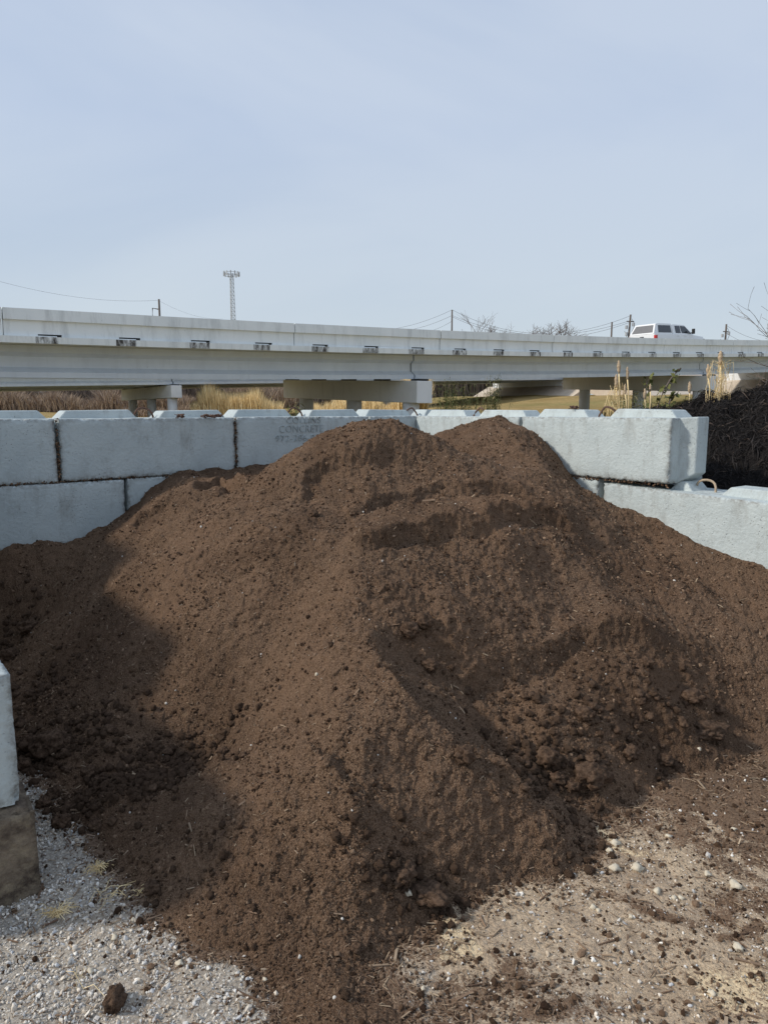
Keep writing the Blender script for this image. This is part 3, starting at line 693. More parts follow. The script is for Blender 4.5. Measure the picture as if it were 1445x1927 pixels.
# ------------------------------------------------------------------ pickup on the bridge
def pickup():
    tt = min(np.arange(0, 40, .05), key=lambda a: abs((B0 + BU*a + NP*3.3)[0] / (B0 + BU*a + NP*3.3)[1] / 1.004 - (1194 - CX) / F)); q = B0 + BU * tt + NP * 3.3; zr = btop(tt) - .84 + .036 * 3.3
    r = empty('pickup_truck', (q[0], q[1], zr), math.atan2(BU[1], BU[0])); r.rotation_euler = (0, -math.atan(.05), r.rotation_euler.z)
    tag(r, 'white crew-cab pickup with white canopy over its bed driving along the bridge', 'pickup truck')
    def loft(name, st, mat, sections, par=r, bevel=.03):
        m = MB(); n = len(sections[0][1]); vs = []
        for x, sec in sections: vs += [(x, y, z) for y, z in sec]
        fs = [(i*n+k, i*n+(k+1)%n, (i+1)*n+(k+1)%n, (i+1)*n+k) for i in range(len(sections)-1) for k in range(n)]
        fs += [tuple(range(n))[::-1], tuple((len(sections)-1)*n+k for k in range(n))]
        m.add(vs, fs); return m.build(name, mat, par, bevel=bevel)
    def sec(w, z0, z1, wt=None):
        wm = w if wt is None else (w + wt) / 2; wt = wt or w; return [(-w, z0), (w, z0), (wm, (z0+z1)/2), (wt, z1), (-wt, z1), (-wm, (z0+z1)/2)]
    loft('body', 0, M_white, [(0, sec(.97, .55, 1.26)), (2.2, sec(1.0, .5, 1.27)), (4.3, sec(1.0, .5, 1.24)), (4.45, sec(1.0, .5, 1.24, .93)), (5.75, sec(.97, .5, 1.12, .88)), (5.95, sec(.92, .55, 1.0, .8))])
    loft('canopy', 0, M_white, [(.0, sec(.93, 1.26, 1.30)), (.38, sec(.93, 1.26, 1.93, .76)), (.6, sec(.93, 1.26, 1.97, .76)), (2.06, sec(.93, 1.26, 1.97, .76))])
    loft('cab', 0, M_white, [(2.12, sec(.95, 1.24, 1.90, .74)), (2.4, sec(.95, 1.24, 1.93, .74)), (3.6, sec(.95, 1.24, 1.90, .74)), (4.55, sec(.93, 1.20, 1.26, .88))])
    def side(name, pts, mat, par=r):
        for sgn in (-1, 1):
            def w(z): return (.93 - (z - 1.26) / .71 * .17) + .012 if z > 1.26 else .945
            m = MB(); n = len(pts)
            m.add([(x, sgn * (w(z)), z) for x, z in pts] + [(x, sgn * (w(z) - .04), z) for x, z in pts], [tuple(range(n)), tuple(range(n, 2*n))[::-1]] + [(i, (i+1) % n, n+(i+1) % n, n+i) for i in range(n)])
            m.build(name, mat, par)
    side('side_window', [(.52, 1.36), (1.98, 1.36), (1.94, 1.84), (.60, 1.84)], M_glass)
    side('rear_door_window', [(2.42, 1.33), (3.02, 1.33), (2.98, 1.82), (2.48, 1.82)], M_glass)
    side('front_door_window', [(3.12, 1.33), (4.22, 1.31), (3.62, 1.80), (3.10, 1.82)], M_glass)
    m = MB(); m.add([(.04-.012, -.80, 1.36), (.04-.012, .80, 1.36), (.33, .66, 1.85), (.33, -.66, 1.85), (.10, -.80, 1.36), (.10, .80, 1.36), (.40, .66, 1.85), (.40, -.66, 1.85)],
         [(0,1,2,3),(4,7,6,5),(0,4,5,1),(2,6,7,3),(0,3,7,4),(1,5,6,2)]); m.build('rear_window', M_glass2, r)
    m = MB(); m.add([(4.40, -.82, 1.30), (4.40, .82, 1.30), (3.72, .70, 1.86), (3.72, -.70, 1.86), (4.30, -.82, 1.25), (4.30, .82, 1.25), (3.62, .70, 1.82), (3.62, -.70, 1.82)],
         [(0,1,2,3),(4,7,6,5),(0,4,5,1),(2,6,7,3),(0,3,7,4),(1,5,6,2)]); m.build('windscreen', M_glass, r)
    for sg in (-1, 1):
        m = MB(); m.box((-.015, sg*.97-.10, .85), (.22, sg*.97+.035, 1.18)); m.build('tail_lamp', M_red, r, bevel=.015)
        m = MB(); m.box((4.02, sg*1.18-.10, 1.27), (4.14, sg*1.18+.10, 1.62)); o = m.build('wing_mirror', M_black, r, bevel=.03)
        m = MB(); m.tube([(4.08, sg*.93, 1.33), (4.08, sg*1.15, 1.38)], .035, 8); m.build('mirror_arm', M_black, o)
        for x in (2.5, 3.35):
            m = MB(); m.box((x, sg*1.01-.02, 1.12), (x+.2, sg*1.01+.02, 1.16)); m.build('door_handle', M_chrome, r)
        for x in (1.15, 4.85):
            w_ = MB(); w_.tube([(x, sg*.98, .40), (x, sg*.72, .40)], .40, 28); wo = w_.build('wheel', M_tyre, r)
            w_ = MB(); w_.tube([(x, sg*.99, .40), (x, sg*.9, .40)], .24, 20); w_.build('rim', M_chrome, wo)
        m = MB(); m.box((5.86, sg*.72-.16, .80), (5.965, sg*.72+.16, .98)); m.build('headlight', M_glass2, r)
    m = MB(); m.box((-.03, -.16, 1.06), (.02, .12, 1.13)); m.build('tailgate_handle', M_black, r)
    m = MB(); m.box((-.16, -.95, .50), (0, .95, .68)); m.build('rear_bumper', M_chrome, r, bevel=.03)
    m = MB(); m.box((5.93, -.93, .45), (6.08, .93, .66)); m.build('front_bumper', M_chrome, r, bevel=.03)
    return r
pickup()

# ------------------------------------------------------------------ poles, wires, cell tower
def zt(x, y): return float(terrain(np.array([float(x)]), np.array([float(y)]))[0])
def upole(px, ytop, Y, label, arms=(), gear=False, lean=0.0, rad=.16):
    p = at(px, ytop, Y); g0 = zt(p[0], p[1]) - .5
    r = empty('utility_pole', (p[0], p[1], g0)); tag(r, label, 'utility pole', 'utility poles beyond the bridge')
    h = p[2] - g0; m = MB(); m.tube([(-lean * h, 0, 0), (0, 0, h)], [rad * 1.3, rad * .8], 10); m.build('shaft', M_pole, r, smooth=True)
    for (dz, l, rz) in arms:
        m = MB(); m.box((-l, -.06, h - dz - .07), (l, .06, h - dz + .07)); m.build('crossarm', M_pole, r, rot=(0, 0, rz))
    if gear:
        for dx, dz in ((-.55, 1.6), (-.5, 2.6), (.5, 1.2)):
            m = MB(); m.tube([(dx, 0, h - dz - .5), (dx, 0, h - dz)], .2, 12); m.build('transformer', M_steel, r)
        m = MB(); m.tube([(.25, 0, h * .3), (.3, 0, h - 2.6), (.7, 0, h - 1.5), (.2, 0, h - .6)], .03, 6); m.tube([(-.3, 0, h * .3), (-.4, 0, h - 3.4), (-.8, 0, h - 2.4)], .03, 6); m.build('drop_cable', M_wire, r)
    return p
pA = upole(850.5, 583, 120, 'slim pole standing alone with four wires fanning from its top', arms=(), rad=.15)
pB = upole(1151, 606, 150, 'short plain pole just left of the pole with transformers', rad=.2)
pC = upole(1186, 592, 110, 'tall leaning pole with transformers beside the white pickup', arms=((1.0, .6, .2),), gear=True, lean=.04, rad=.17)
pD = upole(1366, 610, 120, 'pole with equipment and drooping cables at far right', arms=((1.2, .55, .3),), gear=True, rad=.17)
pL = upole(299.5, 563, 110, 'thin pole with one bent side arm at the left', rad=.18)
r = [o for o in COL.objects if o.name.startswith('utility_pole')][-1]
a1 = at(299.5, 582, 110); a2 = at(287.5, 580, 110); a3 = at(287.3, 600, 110); l0 = np.array(r.location)
m = MB(); m.tube([a1 - l0, a2 - l0, a3 - l0], .09, 6); m.build('side_arm', M_pole, r)
def wire(a, b, sag, label, rad=.022, n=24):
    pts = [np.array(a) * (1 - t) + np.array(b) * t - np.array([0, 0, 4 * sag * t * (1 - t)]) for t in np.linspace(0, 1, n)]
    c = pts[0].copy(); o = MB().tube([p - c for p in pts], rad, 5).build('overhead_wire', M_wire, loc=tuple(c), smooth=True)
    tag(o, label, 'wire', 'overhead wires')
wire(at(-60, 512, 90), at(300, 565, 110), 1.2, 'single faint wire sagging across the sky at the left', .013)
wire(at(300, 566, 110), at(420, 600, 135), .8, 'faint wire running right from the pole with bent arm', .011)
wire(pA, at(1186, 594, 110), 3.2, 'topmost wire from the lone slim pole to the transformer pole')
wire(pA + [0, 0, -.9], at(1186, 603, 110), 2.6, 'second wire from the lone slim pole to the transformer pole')
wire(pA + [0, 0, -1.1], at(1186, 606, 110), 2.9, 'third wire from the lone slim pole to the transformer pole', .022)
wire(pA, at(730, 620, 135), .5, 'upper wire descending left from the lone slim pole')
wire(pA + [0, 0, -.9], at(745, 624, 135), .5, 'middle wire descending left from the lone slim pole')
wire(pA + [0, 0, -1.8], at(790, 626, 135), .4, 'lowest wire descending left from the lone slim pole', .02)
wire(pD + [0, 0, -.2], at(1500, 640, 110), 1.2, 'upper wire leaving the far right pole')
wire(pD + [0, 0, -1.4], at(1500, 650, 110), 1.2, 'lower wire leaving the far right pole')

def cell_tower():
    Y = 330.0; b = at(438.5, 600, Y); t = at(434.5, 519, Y); cx, cy = b[0], b[1]
    gz = zt(cx, cy); r = empty('cell_tower', (cx, cy, gz)); tag(r, 'grey lattice phone mast with a ring of antennas above the bridge', 'cell tower')
    Ht = t[2] - gz; m = MB(); nlev = 34
    def leg(k, z): w = 1.9 - 1.0 * z / Ht; a = k * 2 * math.pi / 3 + .4; return (w * math.cos(a) + (t[0]-b[0]) * z / Ht * .3, w * math.sin(a), z)
    for k in range(3): m.tube([leg(k, 0), leg(k, Ht)], .14, 6)
    m.build('mast_leg', M_steel, r); m = MB()
    for i in range(nlev):
        z0, z1 = Ht * i / nlev, Ht * (i + 1) / nlev
        for k in range(3):
            m.tube([leg(k, z0), leg((k + 1) % 3, z1)], .07, 4); m.tube([leg((k+1) % 3, z0), leg(k, z1)], .07, 4); m.tube([leg(k, z1), leg((k + 1) % 3, z1)], .06, 4)
    m.build('lattice', M_steel, r); m = MB(); zc = Ht + .2
    for dz in (0, 1.1):
        pts = [(3.3 * math.cos(a), 3.3 * math.sin(a), zc + dz) for a in np.linspace(0, 2*math.pi, 19)]; m.tube(pts, .1, 5)
    for k in range(3): a = k*2*math.pi/3+.4; m.tube([(0, 0, zc), (3.3*math.cos(a), 3.3*math.sin(a), zc)], .1, 5)
    m.build('antenna_platform', M_steel, r)
    for k in range(12):
        a = k * math.pi / 6 + .1; am = MB(); am.box((-.14, -.22, -.9), (.14, .22, 1.1)); am.build('antenna', M_steel, r, loc=(3.5*math.cos(a), 3.5*math.sin(a), zc + .5), rot=(0, 0, a))
cell_tower()

# ------------------------------------------------------------------ vegetation
def blades(n, fn, seed=0):
    """thin bent two-segment blades -> vertex / face arrays. fn(i) -> base, height, lean vector, width"""
    rs = np.random.default_rng(seed); V_ = np.empty((n, 5, 3)); 
    b, h, ln, w = fn(n, rs)
    ang = rs.uniform(0, np.pi, n); sx = np.c_[np.cos(ang), np.sin(ang), np.zeros(n)] * w[:, None]
    mid = b + np.c_[ln * .35, h * .55]; tip = b + np.c_[ln, h]
    V_[:, 0] = b - sx; V_[:, 1] = b + sx; V_[:, 2] = mid + sx * .8; V_[:, 3] = mid - sx * .8; V_[:, 4] = tip
    idx = np.arange(n)[:, None] * 5
    q = np.r_[idx + [0, 1, 2], idx + [0, 2, 3], idx + [3, 2, 4]]
    return V_.reshape(-1, 3), q
def area_blades(name, n, px0, px1, yb, Y0, Y1, h0, h1, w, mat, label, cat, seed=0, lean=.3, clump=0, flat=True, kind='stuff'):
    def fn(n, rs):
        Y = rs.uniform(Y0, Y1, n); px = rs.uniform(px0, px1, n)
        if clump: 
            c = rs.uniform(px0, px1, clump); px = c[rs.integers(0, clump, n)] + rs.normal(0, (px1 - px0) / clump * .8, n)
        x = (px - CX) / F * Y; z = terrain(x, Y)
        env = .72 + .5 * perlin(px * .022, np.full(n, seed + .5)) + .18 * perlin(px * .12, np.full(n, seed + 3.5))
        h = rs.uniform(h0, h1, n) * np.clip(env, .35, 1.3)
        ln = rs.normal(0, lean, (n, 2)) * h[:, None]
        return np.c_[x, Y, z - .05], h, ln, np.full(n, w)
    v, f = blades(n, fn, seed); o = link(name, np_mesh(name, v, f, False), mat); tag(o, label, cat, kind=kind); return o
area_blades('tall_dry_grass', 15000, 368, 530, 0, 60, 68, 2.7, 4.0, .045, M_straw, 'tall golden dry grass stand left of the central pier', 'dry grass', 1, .12)
area_blades('tall_dry_grass', 14000, 590, 800, 0, 50, 66, 2.5, 3.7, .042, M_straw, 'golden dry grass seen between the columns of the central pier', 'dry grass', 2, .12)
area_blades('distant_thicket', 42000, -60, 1000, 0, 118, 140, 5.0, 8.0, .075, M_twig, 'grey leafless thicket closing the view under the bridge', 'thicket', 13, .22)
area_blades('dry_scrub', 34000, -60, 560, 0, 92, 112, 1.8, 4.2, .055, M_scrub, 'brown leafless brush along the far edge of the field', 'scrub', 3, .35)
area_blades('reddish_brush', 5000, 240, 430, 0, 74, 84, .6, 1.9, .035, M_scrub, 'low reddish brush around the far pier columns', 'brush', 4, .4)
area_blades('field_grass', 12000, 820, 1350, 0, 26, 62, .05, .22, .02, M_straw, 'short dry grass of the field right of the central pier', 'grass', 6, .5)
area_blades('field_grass', 5000, -60, 820, 0, 30, 85, .1, .35, .03, M_straw, 'short dry grass of the field left of the central pier', 'grass', 7, .5)

def tree(name, base, height, label, cat='tree', seed=0, spread_=1.0, depth=5, rad=.16, mat=M_twig, group=None, up=.35, kids=3, minr=.012):
    rs = random.Random(seed); r = empty(name, base); tag(r, label, cat, group)
    tr = MB(); br = MB()
    def grow(p, d, l, rr, lev):
        pts = [p]; 
        for i in range(3):
            d = (d + Vector((rs.uniform(-.22, .22), rs.uniform(-.22, .22), rs.uniform(-.05, .14)))).normalized(); p = p + d * l / 3; pts.append(p)
        (tr if lev == 0 else br).tube(pts, [rr, rr*.85, rr*.72, max(minr, rr*.6)], 6 if lev < 2 else 3, cap=False)
        if lev < depth:
            for k in range(kids if lev else kids + 2):
                t = rs.uniform(.35, 1); q = pts[0].lerp(pts[-1], t) if k else pts[-1]
                nd = (d + Vector((rs.gauss(0, .7) * spread_, rs.gauss(0, .7) * spread_, rs.uniform(-.1, .5) * up * 2))).normalized()
                grow(q, nd, l * rs.uniform(.55, .8), max(minr, rr * .6), lev + 1)
    grow(Vector((0, 0, 0)), Vector((0, 0, 1)), height * .33, rad, 0)
    tr.build('trunk', mat, r, smooth=True); br.build('crown', mat, r); return r
for i, (px, yt, Y, lab, cx) in enumerate([(1008, 612, 150, 'left bare spreading treetop of the pair showing above the bridge rail', 1.3), (1050, 614, 150, 'right bare spreading treetop of the pair showing above the bridge rail', 1.4), (925, 612, 170, 'tiny bare treetop just right of the lone slim pole', .7), (990, 622, 190, 'low bare treetop poking over the rail left of the pair', 1.0)]):
    p = at(px, yt, Y); g0 = zt(p[0], p[1]); tree('bare_tree', (p[0], p[1], g0), (p[2] - g0) * 1.34, lab, seed=30 + i, spread_=cx, depth=5, rad=.32, group='bare trees beyond the bridge', minr=.022, up=.2, kids=4)
# twiggy bush at the right edge
for i, (px, Y, top, lab) in enumerate([(1492, 15.5, 4.7, 'tall arching leafless sapling leaning in at the right edge'), (1440, 13.5, 1.2, 'dense leafless bush behind the black mulch at the right edge')]):
    x = (px - CX) / F * Y; tree('bare_bush', (x, Y, 1.0), 2.1 if i else 4.7, lab, 'bush', seed=60 + i, spread_=1.3, depth=5 if i else 4, rad=.02 if i else .03, minr=.0042, up=.15, kids=3)

def weed(px, Y, z0, h, label, seed, n=9, cat='weed', spread_=.16, leaf=.05, name='tall_weed'):
    rs = random.Random(seed); x = (px - CX) / F * Y; r = empty(name, (x, Y, z0)); tag(r, label, cat, 'tall weeds behind the block walls')
    s = MB(); lf = MB()
    for i in range(n):
        a = rs.uniform(0, 6.28); d = rs.uniform(.2, 1) * spread_ * h; hh = h * rs.uniform(.84, 1)
        pts = [(rs.gauss(0, .05), rs.gauss(0, .05), 0), (d * .3 * math.cos(a), d * .3 * math.sin(a), hh * .5), (d * math.cos(a), d * math.sin(a), hh)]
        s.tube(pts, [.007, .005, .002], 4, cap=False)
        for k in range(int(22 * hh)):
            t = rs.uniform(.55, 1) if rs.random() < .75 else rs.uniform(.2, 1); p = Vector(pts[1]).lerp(Vector(pts[2]), (t - .5) * 2) if t > .5 else Vector(pts[0]).lerp(Vector(pts[1]), t * 2)
            b = rs.uniform(0, 6.28); l = rs.uniform(.5, 1.3) * leaf * 2.2; dv = Vector((math.cos(b), math.sin(b), rs.uniform(-.9, .5))) * l; sd_ = Vector((-math.sin(b), math.cos(b), .2)) * leaf * .18
            lf.add([p, p + dv * .5 + sd_, p + dv, p + dv * .5 - sd_], [(0, 1, 2, 3)])
    s.build('stem', M_weed, r); lf.build('foliage', M_weed, r); return r
i = 0
for px, Y, h, nst, sp in [(832,13,2.72,26,.10),(846,13.3,2.8,26,.10),(862,14,2.55,14,.14),(880,13.2,2.72,22,.12),(895,14,2.5,14,.16),(918,13.4,2.88,26,.11),(930,14,2.6,14,.16)]:
    i += 1; zb = -.05
    weed(px, Y, zb, h, ['feathery yellow-green weed touching the end of the central pier cap', 'dense yellow-green weed second from the pier cap', 'thin weed in the gap between taller weeds', 'mid weed of the willowy row right of the central pier', 'sparse weed before the dark underpass', 'tall dark-green willowy weed at the right end of the row', 'small weed at the far right of the willowy row'][i-1], 100 + i, n=nst, spread_=sp, leaf=.035)
for k, (px, h, lab) in enumerate([(552,2.35,'small dark weed left of the central pier cap'),(575,2.3,'leafy weed by the left column of the central pier'),(1168,2.55,'tangled green weed under the left pair of cattails'),(1182,2.5,'pale tangled weed beside the left pair of cattails'),(1205,2.5,'thin long-leafed weed in front of the dark pier'),(1222,2.38,'low green weed at the edge of the black mulch')]):
    weed(px, 11.2, -.05, h, lab, 140 + k, n=14, spread_=.11, leaf=.05)
# stems with round leaves
def vine(px, Y, pts_px, lab, seed):
    rs = random.Random(seed); p0 = at(*pts_px[0], Y); r = empty('leafy_stem', tuple(p0)); tag(r, lab, 'plant'); pts = [at(*q, Y) - p0 for q in pts_px]
    MB().tube(pts, [.012] * (len(pts) - 1) + [.005], 5).build('stem', M_twig, r)
    for i in range(26):
        j = rs.randrange(len(pts) - 1); p = Vector(pts[j]).lerp(Vector(pts[j+1]), rs.random()); l = rs.uniform(.03, .065); n_ = Vector((rs.gauss(0, 1), rs.gauss(0, 1), rs.gauss(0, 1))).normalized(); a = n_.orthogonal().normalized(); b = n_.cross(a)
        c = p + Vector((rs.uniform(-.07, .07), rs.uniform(-.04, .04), rs.uniform(-.05, .05)))
        MB().add([c + a*l, c + b*l*.6, c - a*l, c - b*l*.6], [(0,1,2,3)]).build('leaf', M_weed, r)
vine(1240, 10.6, [(1235,770),(1248,735),(1262,712),(1280,692)], 'arching stem with round leaves in front of the dark pier cap', 3)
vine(1220, 10.8, [(1224,770),(1221,740),(1216,722),(1222,708)], 'drooping leafy stem left of the arching one', 4)
vine(1262, 10.8, [(1254,768),(1262,750),(1276,737)], 'short leafy stem beside the mulch', 5)
# cattails
def cattail(px, ytop, yhead, ybase, Y, lab, seed, w=1.0, frizz=False):
    b = at(px + random.uniform(-3, 3), ybase, Y); t = at(px, ytop, Y); h0 = at(px, yhead, Y); r = empty('cattail', tuple(b)); tag(r, lab, 'cattail', 'dry cattail heads behind the right wall')
    MB().tube([(0, 0, -.3), tuple((h0 - b) * .5 + [.01, 0, 0]), tuple(h0 - b)], .0085, 6).build('stalk', M_straw, r, smooth=True)
    rs = random.Random(seed); n = 14; pts = []; rad = []
    for i in range(n + 1):
        u = i / n; pts.append(tuple((h0 - b) * (1 - u) + (t - b) * u + np.array([rs.uniform(-.004, .004), 0, 0]))); rad.append(.025 * w * (math.sin(math.pi * min(1, u * .92 + .06)) ** .55) * rs.uniform(.85, 1.12))
    MB().tube(pts, rad, 12).build('seed_head', M_plume, r, smooth=True)
    if frizz:
        m = MB()
        for k in range(60):
            a = rs.uniform(0, 6.28); z = rs.uniform(-.45, .02); c = Vector(h0 - b) + Vector((0, 0, z)); d = rs.uniform(.03, .16)
            m.tube([c, c + Vector((d*math.cos(a), d*math.sin(a), .05)), c + Vector((d*1.1*math.cos(a+.6), d*1.1*math.sin(a+.6), -.16))], .003, 3, cap=False)
        m.build('dry_leaves', M_straw, r)
cattail(1164, 678, 703, 775, 9.9, 'tallest cattail of the left pair, before the bridge girder', 1)
cattail(1180, 690, 714, 775, 9.9, 'slimmer cattail right beside the tallest of the left pair', 2, .8)
cattail(1159, 704, 729, 778, 9.8, 'leaning cattail with curled dry leaves under the left pair', 3, 1., True)
cattail(1355, 660, 686, 750, 8.9, 'highest cattail, frizzy below, at the girder joint', 4, 1.15, True)
cattail(1332, 685, 712, 750, 9.1, 'straight cattail just left of the highest one', 5, 1.0)
cattail(1297, 718, 740, 752, 9.6, 'short cattail standing out of the black mulch', 6, .9)
cattail(1213, 731, 752, 778, 9.9, 'low cattail against the dark column', 7, .9)
cattail(1176, 722, 742, 778, 9.7, 'small bent cattail under the left pair', 8, .6)
cattail(1223, 722, 737, 775, 10.2, 'small cattail among leafy stems', 9, .7)

# ------------------------------------------------------------------ black mulch pile
def mulch_h(x, y):
    d = (x - C0[0]) * U[0] + (y - C0[1]) * U[1]; t = (x - C0[0]) * V[0] + (y - C0[1]) * V[1]
    plat = 1.62 + .66 * sstep(.9, 3.0, t) - .16 * sstep(3.2, 4.6, t) - .25 * sstep(-.5, -2.5, t) + .10 * fbm(x * .9, y * .9 + 3, 3)
    face = 1.12 + .72 * (d - .62) + .10 * fbm(x * 1.3 + 5, y * 1.3, 3)
    k = .22; m = -k * np.log(np.exp(-plat / k) + np.exp(-face / k))
    m = m - 1.1 * sstep(4.2, 6.5, d) * 1.6 - 2.2 * sstep(-1.2, -3.2, t)
    return m + .12 * fbm(x * 2.6, y * 2.6, 3) + .055 * (1 - 2 * np.abs(perlin(x * 4.5, y * 4.5))) + .03 * fbm(x * 9, y * 9, 3) + .02
mxs, mys = np.meshgrid(np.arange(-.5, 9, .035), np.arange(4.0, 15, .035)); mz = mulch_h(mxs, mys)
def behind(x, y): return ((x - C0[0]) * U[0] + (y - C0[1]) * U[1]) > .66
kp = behind(mxs, mys) & (mz > .02); f = grid_faces(*mxs.shape, kp); v, f = compact(np.c_[mxs.ravel(), mys.ravel(), mz.ravel()], f)
mr = empty('mulch_pile', (0, 0, 0)); tag(mr, 'heap of shredded black mulch behind the right block wall', 'mulch pile')
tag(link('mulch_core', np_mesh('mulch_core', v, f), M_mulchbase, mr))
n = 110000; rs = np.random.default_rng(5)
x = rs.uniform(1.0, 7.0, n); y = rs.uniform(5.8, 13.0, n); k = behind(x - .1, y - .1); x, y = x[k], y[k]; z = mulch_h(x, y); k = z > .8; x, y, z = x[k], y[k], z[k]; n = len(x)
L_ = rs.uniform(.02, .075, n) * rs.choice([1, 1, 1.7], n); a = rs.uniform(0, 6.28, n); dz = rs.normal(0, .45, n)
d = np.c_[np.cos(a), np.sin(a), dz]; d /= np.linalg.norm(d, axis=1)[:, None]
gx = (mulch_h(x + .05, y) - mulch_h(x - .05, y)) / .1; gy = (mulch_h(x, y + .05) - mulch_h(x, y - .05)) / .1
d[:, 2] += (gx * d[:, 0] + gy * d[:, 1]) * .8
sdv = np.cross(d, rs.normal(0, 1, (n, 3))); sdv /= np.linalg.norm(sdv, axis=1)[:, None]; wd = rs.uniform(.0025, .0065, n)[:, None]
c = np.c_[x, y, z + rs.uniform(0, .03, n)]; l = L_[:, None]; bend = rs.normal(0, .25, (n, 3)) * l
A_ = c - d * l; B_ = c + bend; C_ = c + d * l
vv = np.stack([A_, B_ + sdv * wd, C_, B_ - sdv * wd, B_ + np.cross(d, sdv) * wd], 1).reshape(-1, 3); ix = np.arange(n)[:, None] * 5
ff = np.r_[ix + [0, 1, 4], ix + [1, 2, 4], ix + [0, 4, 3], ix + [4, 2, 3]]
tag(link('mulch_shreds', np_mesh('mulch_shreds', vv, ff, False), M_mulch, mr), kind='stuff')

# ------------------------------------------------------------------ scatter: crumbs, gravel, chips (instanced, uncountable)
def lump_mesh(name, seed, sub=2, amp=.28, sc=1.0, sq=(1, 1, 1), freq=1.6):
    bm = bmesh.new(); bmesh.ops.create_icosphere(bm, subdivisions=sub, radius=1)
    for vtx in bm.verts:
        p = vtx.co.copy(); k = 1 + amp * mnoise.noise(p * freq + Vector((seed * 9.1, 0, 0))) + amp * .5 * mnoise.noise(p * freq * 2.7 + Vector((seed, 5, 0)))
        if sub > 2: k += amp * .45 * mnoise.noise(p * 8 + Vector((seed, 0, 3))) + amp * .25 * mnoise.noise(p * 17 + Vector((seed, 0, 3)))
        vtx.co = Vector((p.x * sq[0], p.y * sq[1], p.z * sq[2])) * k * sc
    me = bpy.data.meshes.new(name); bm.to_mesh(me); bm.free(); me.polygons.foreach_set('use_smooth', [sub > 1] * len(me.polygons)); return me
def chip_mesh(seed):
    rs = random.Random(seed); m = MB(); l = 1; w = .2; h = .07
    vs = [(-l, -w*rs.uniform(.3, 1), -h), (l, -w*rs.uniform(.2, .9), -h), (l, w*rs.uniform(.2, .9), -h), (-l, w*rs.uniform(.3, 1), -h)]
    vs += [(x, y, z + 2*h + rs.uniform(-.05, .05)) for x, y, z in vs]
    m.add(vs, [(0,3,2,1),(4,5,6,7),(0,1,5,4),(1,2,6,5),(2,3,7,6),(3,0,4,7)]); return m.mesh('chip')
def scatter(name, pts, rot, scl, src_mesh, mat, label=None, cat=None, parent=None):
    """points carrying rotation and scale; a node group puts the shape on each"""
    me = bpy.data.meshes.new(name); me.vertices.add(len(pts)); me.vertices.foreach_set('co', pts.astype(np.float32).ravel())
    a = me.attributes.new('rot', 'FLOAT_VECTOR', 'POINT'); a.data.foreach_set('vector', rot.astype(np.float32).ravel())
    a = me.attributes.new('scl', 'FLOAT_VECTOR', 'POINT'); a.data.foreach_set('vector', scl.astype(np.float32).ravel())
    o = link(name, me, mat, parent); tag(o, label, cat, kind='stuff')
    src_mesh.materials.clear(); src_mesh.materials.append(mat)
    so = bpy.data.objects.new(name + '_shape', src_mesh)      # not linked to the scene, only read by the node group
    nt = bpy.data.node_groups.new(name, 'GeometryNodeTree'); nt.interface.new_socket('Geometry', in_out='INPUT', socket_type='NodeSocketGeometry'); nt.interface.new_socket('Geometry', in_out='OUTPUT', socket_type='NodeSocketGeometry')
    N = nt.nodes; gi = N.new('NodeGroupInput'); go = N.new('NodeGroupOutput'); ip = N.new('GeometryNodeInstanceOnPoints'); oi = N.new('GeometryNodeObjectInfo'); oi.inputs['Object'].default_value = so; oi.inputs['As Instance'].default_value = True
    r1 = N.new('GeometryNodeInputNamedAttribute'); r1.data_type = 'FLOAT_VECTOR'; r1.inputs['Name'].default_value = 'rot'
    s1 = N.new('GeometryNodeInputNamedAttribute'); s1.data_type = 'FLOAT_VECTOR'; s1.inputs['Name'].default_value = 'scl'
    er = N.new('FunctionNodeEulerToRotation'); k = nt.links.new
    k(gi.outputs[0], ip.inputs['Points']); k(oi.outputs['Geometry'], ip.inputs['Instance']); k(r1.outputs['Attribute'], er.inputs[0]); k(er.outputs[0], ip.inputs['Rotation']); k(s1.outputs['Attribute'], ip.inputs['Scale']); k(ip.outputs[0], go.inputs[0])
    md = o.modifiers.new('scatter', 'NODES'); md.node_group = nt
    return o
def yard_in(x, y, m=.02): return ((x - C0[0]) * -V[0] + (y - C0[1]) * -V[1] < -m) & ((x - C0[0]) * U[0] + (y - C0[1]) * U[1] < -m) & (((x - E0[0]) * U[0] + (y - E0[1]) * U[1] > m) | (y < E0[1]))
def samp(n, rs, ymin=1.8, ymax=9.3, pw=1.0):
    """points over the yard, denser toward the front where single grains can be made out"""
    Y = ymin * (ymax / ymin) ** rs.random(n); X = rs.uniform(-1, 1, n) * (.60 * Y + .5); return X, Y
def normal_rot(x, y, rs, n):
    gx = (pile_h(x + .03, y, False) - pile_h(x - .03, y, False)) / .06; gy = (pile_h(x, y + .03, False) - pile_h(x, y - .03, False)) / .06
    on = base_h(x, y) > 0; gx = np.where(on, gx, 0); gy = np.where(on, gy, 0)
    return np.c_[np.arctan(gy) + rs.normal(0, .3, n), -np.arctan(gx) + rs.normal(0, .3, n), rs.uniform(0, 6.28, n)]
def surf(x, y): return np.maximum(pile_h(x, y), 0)
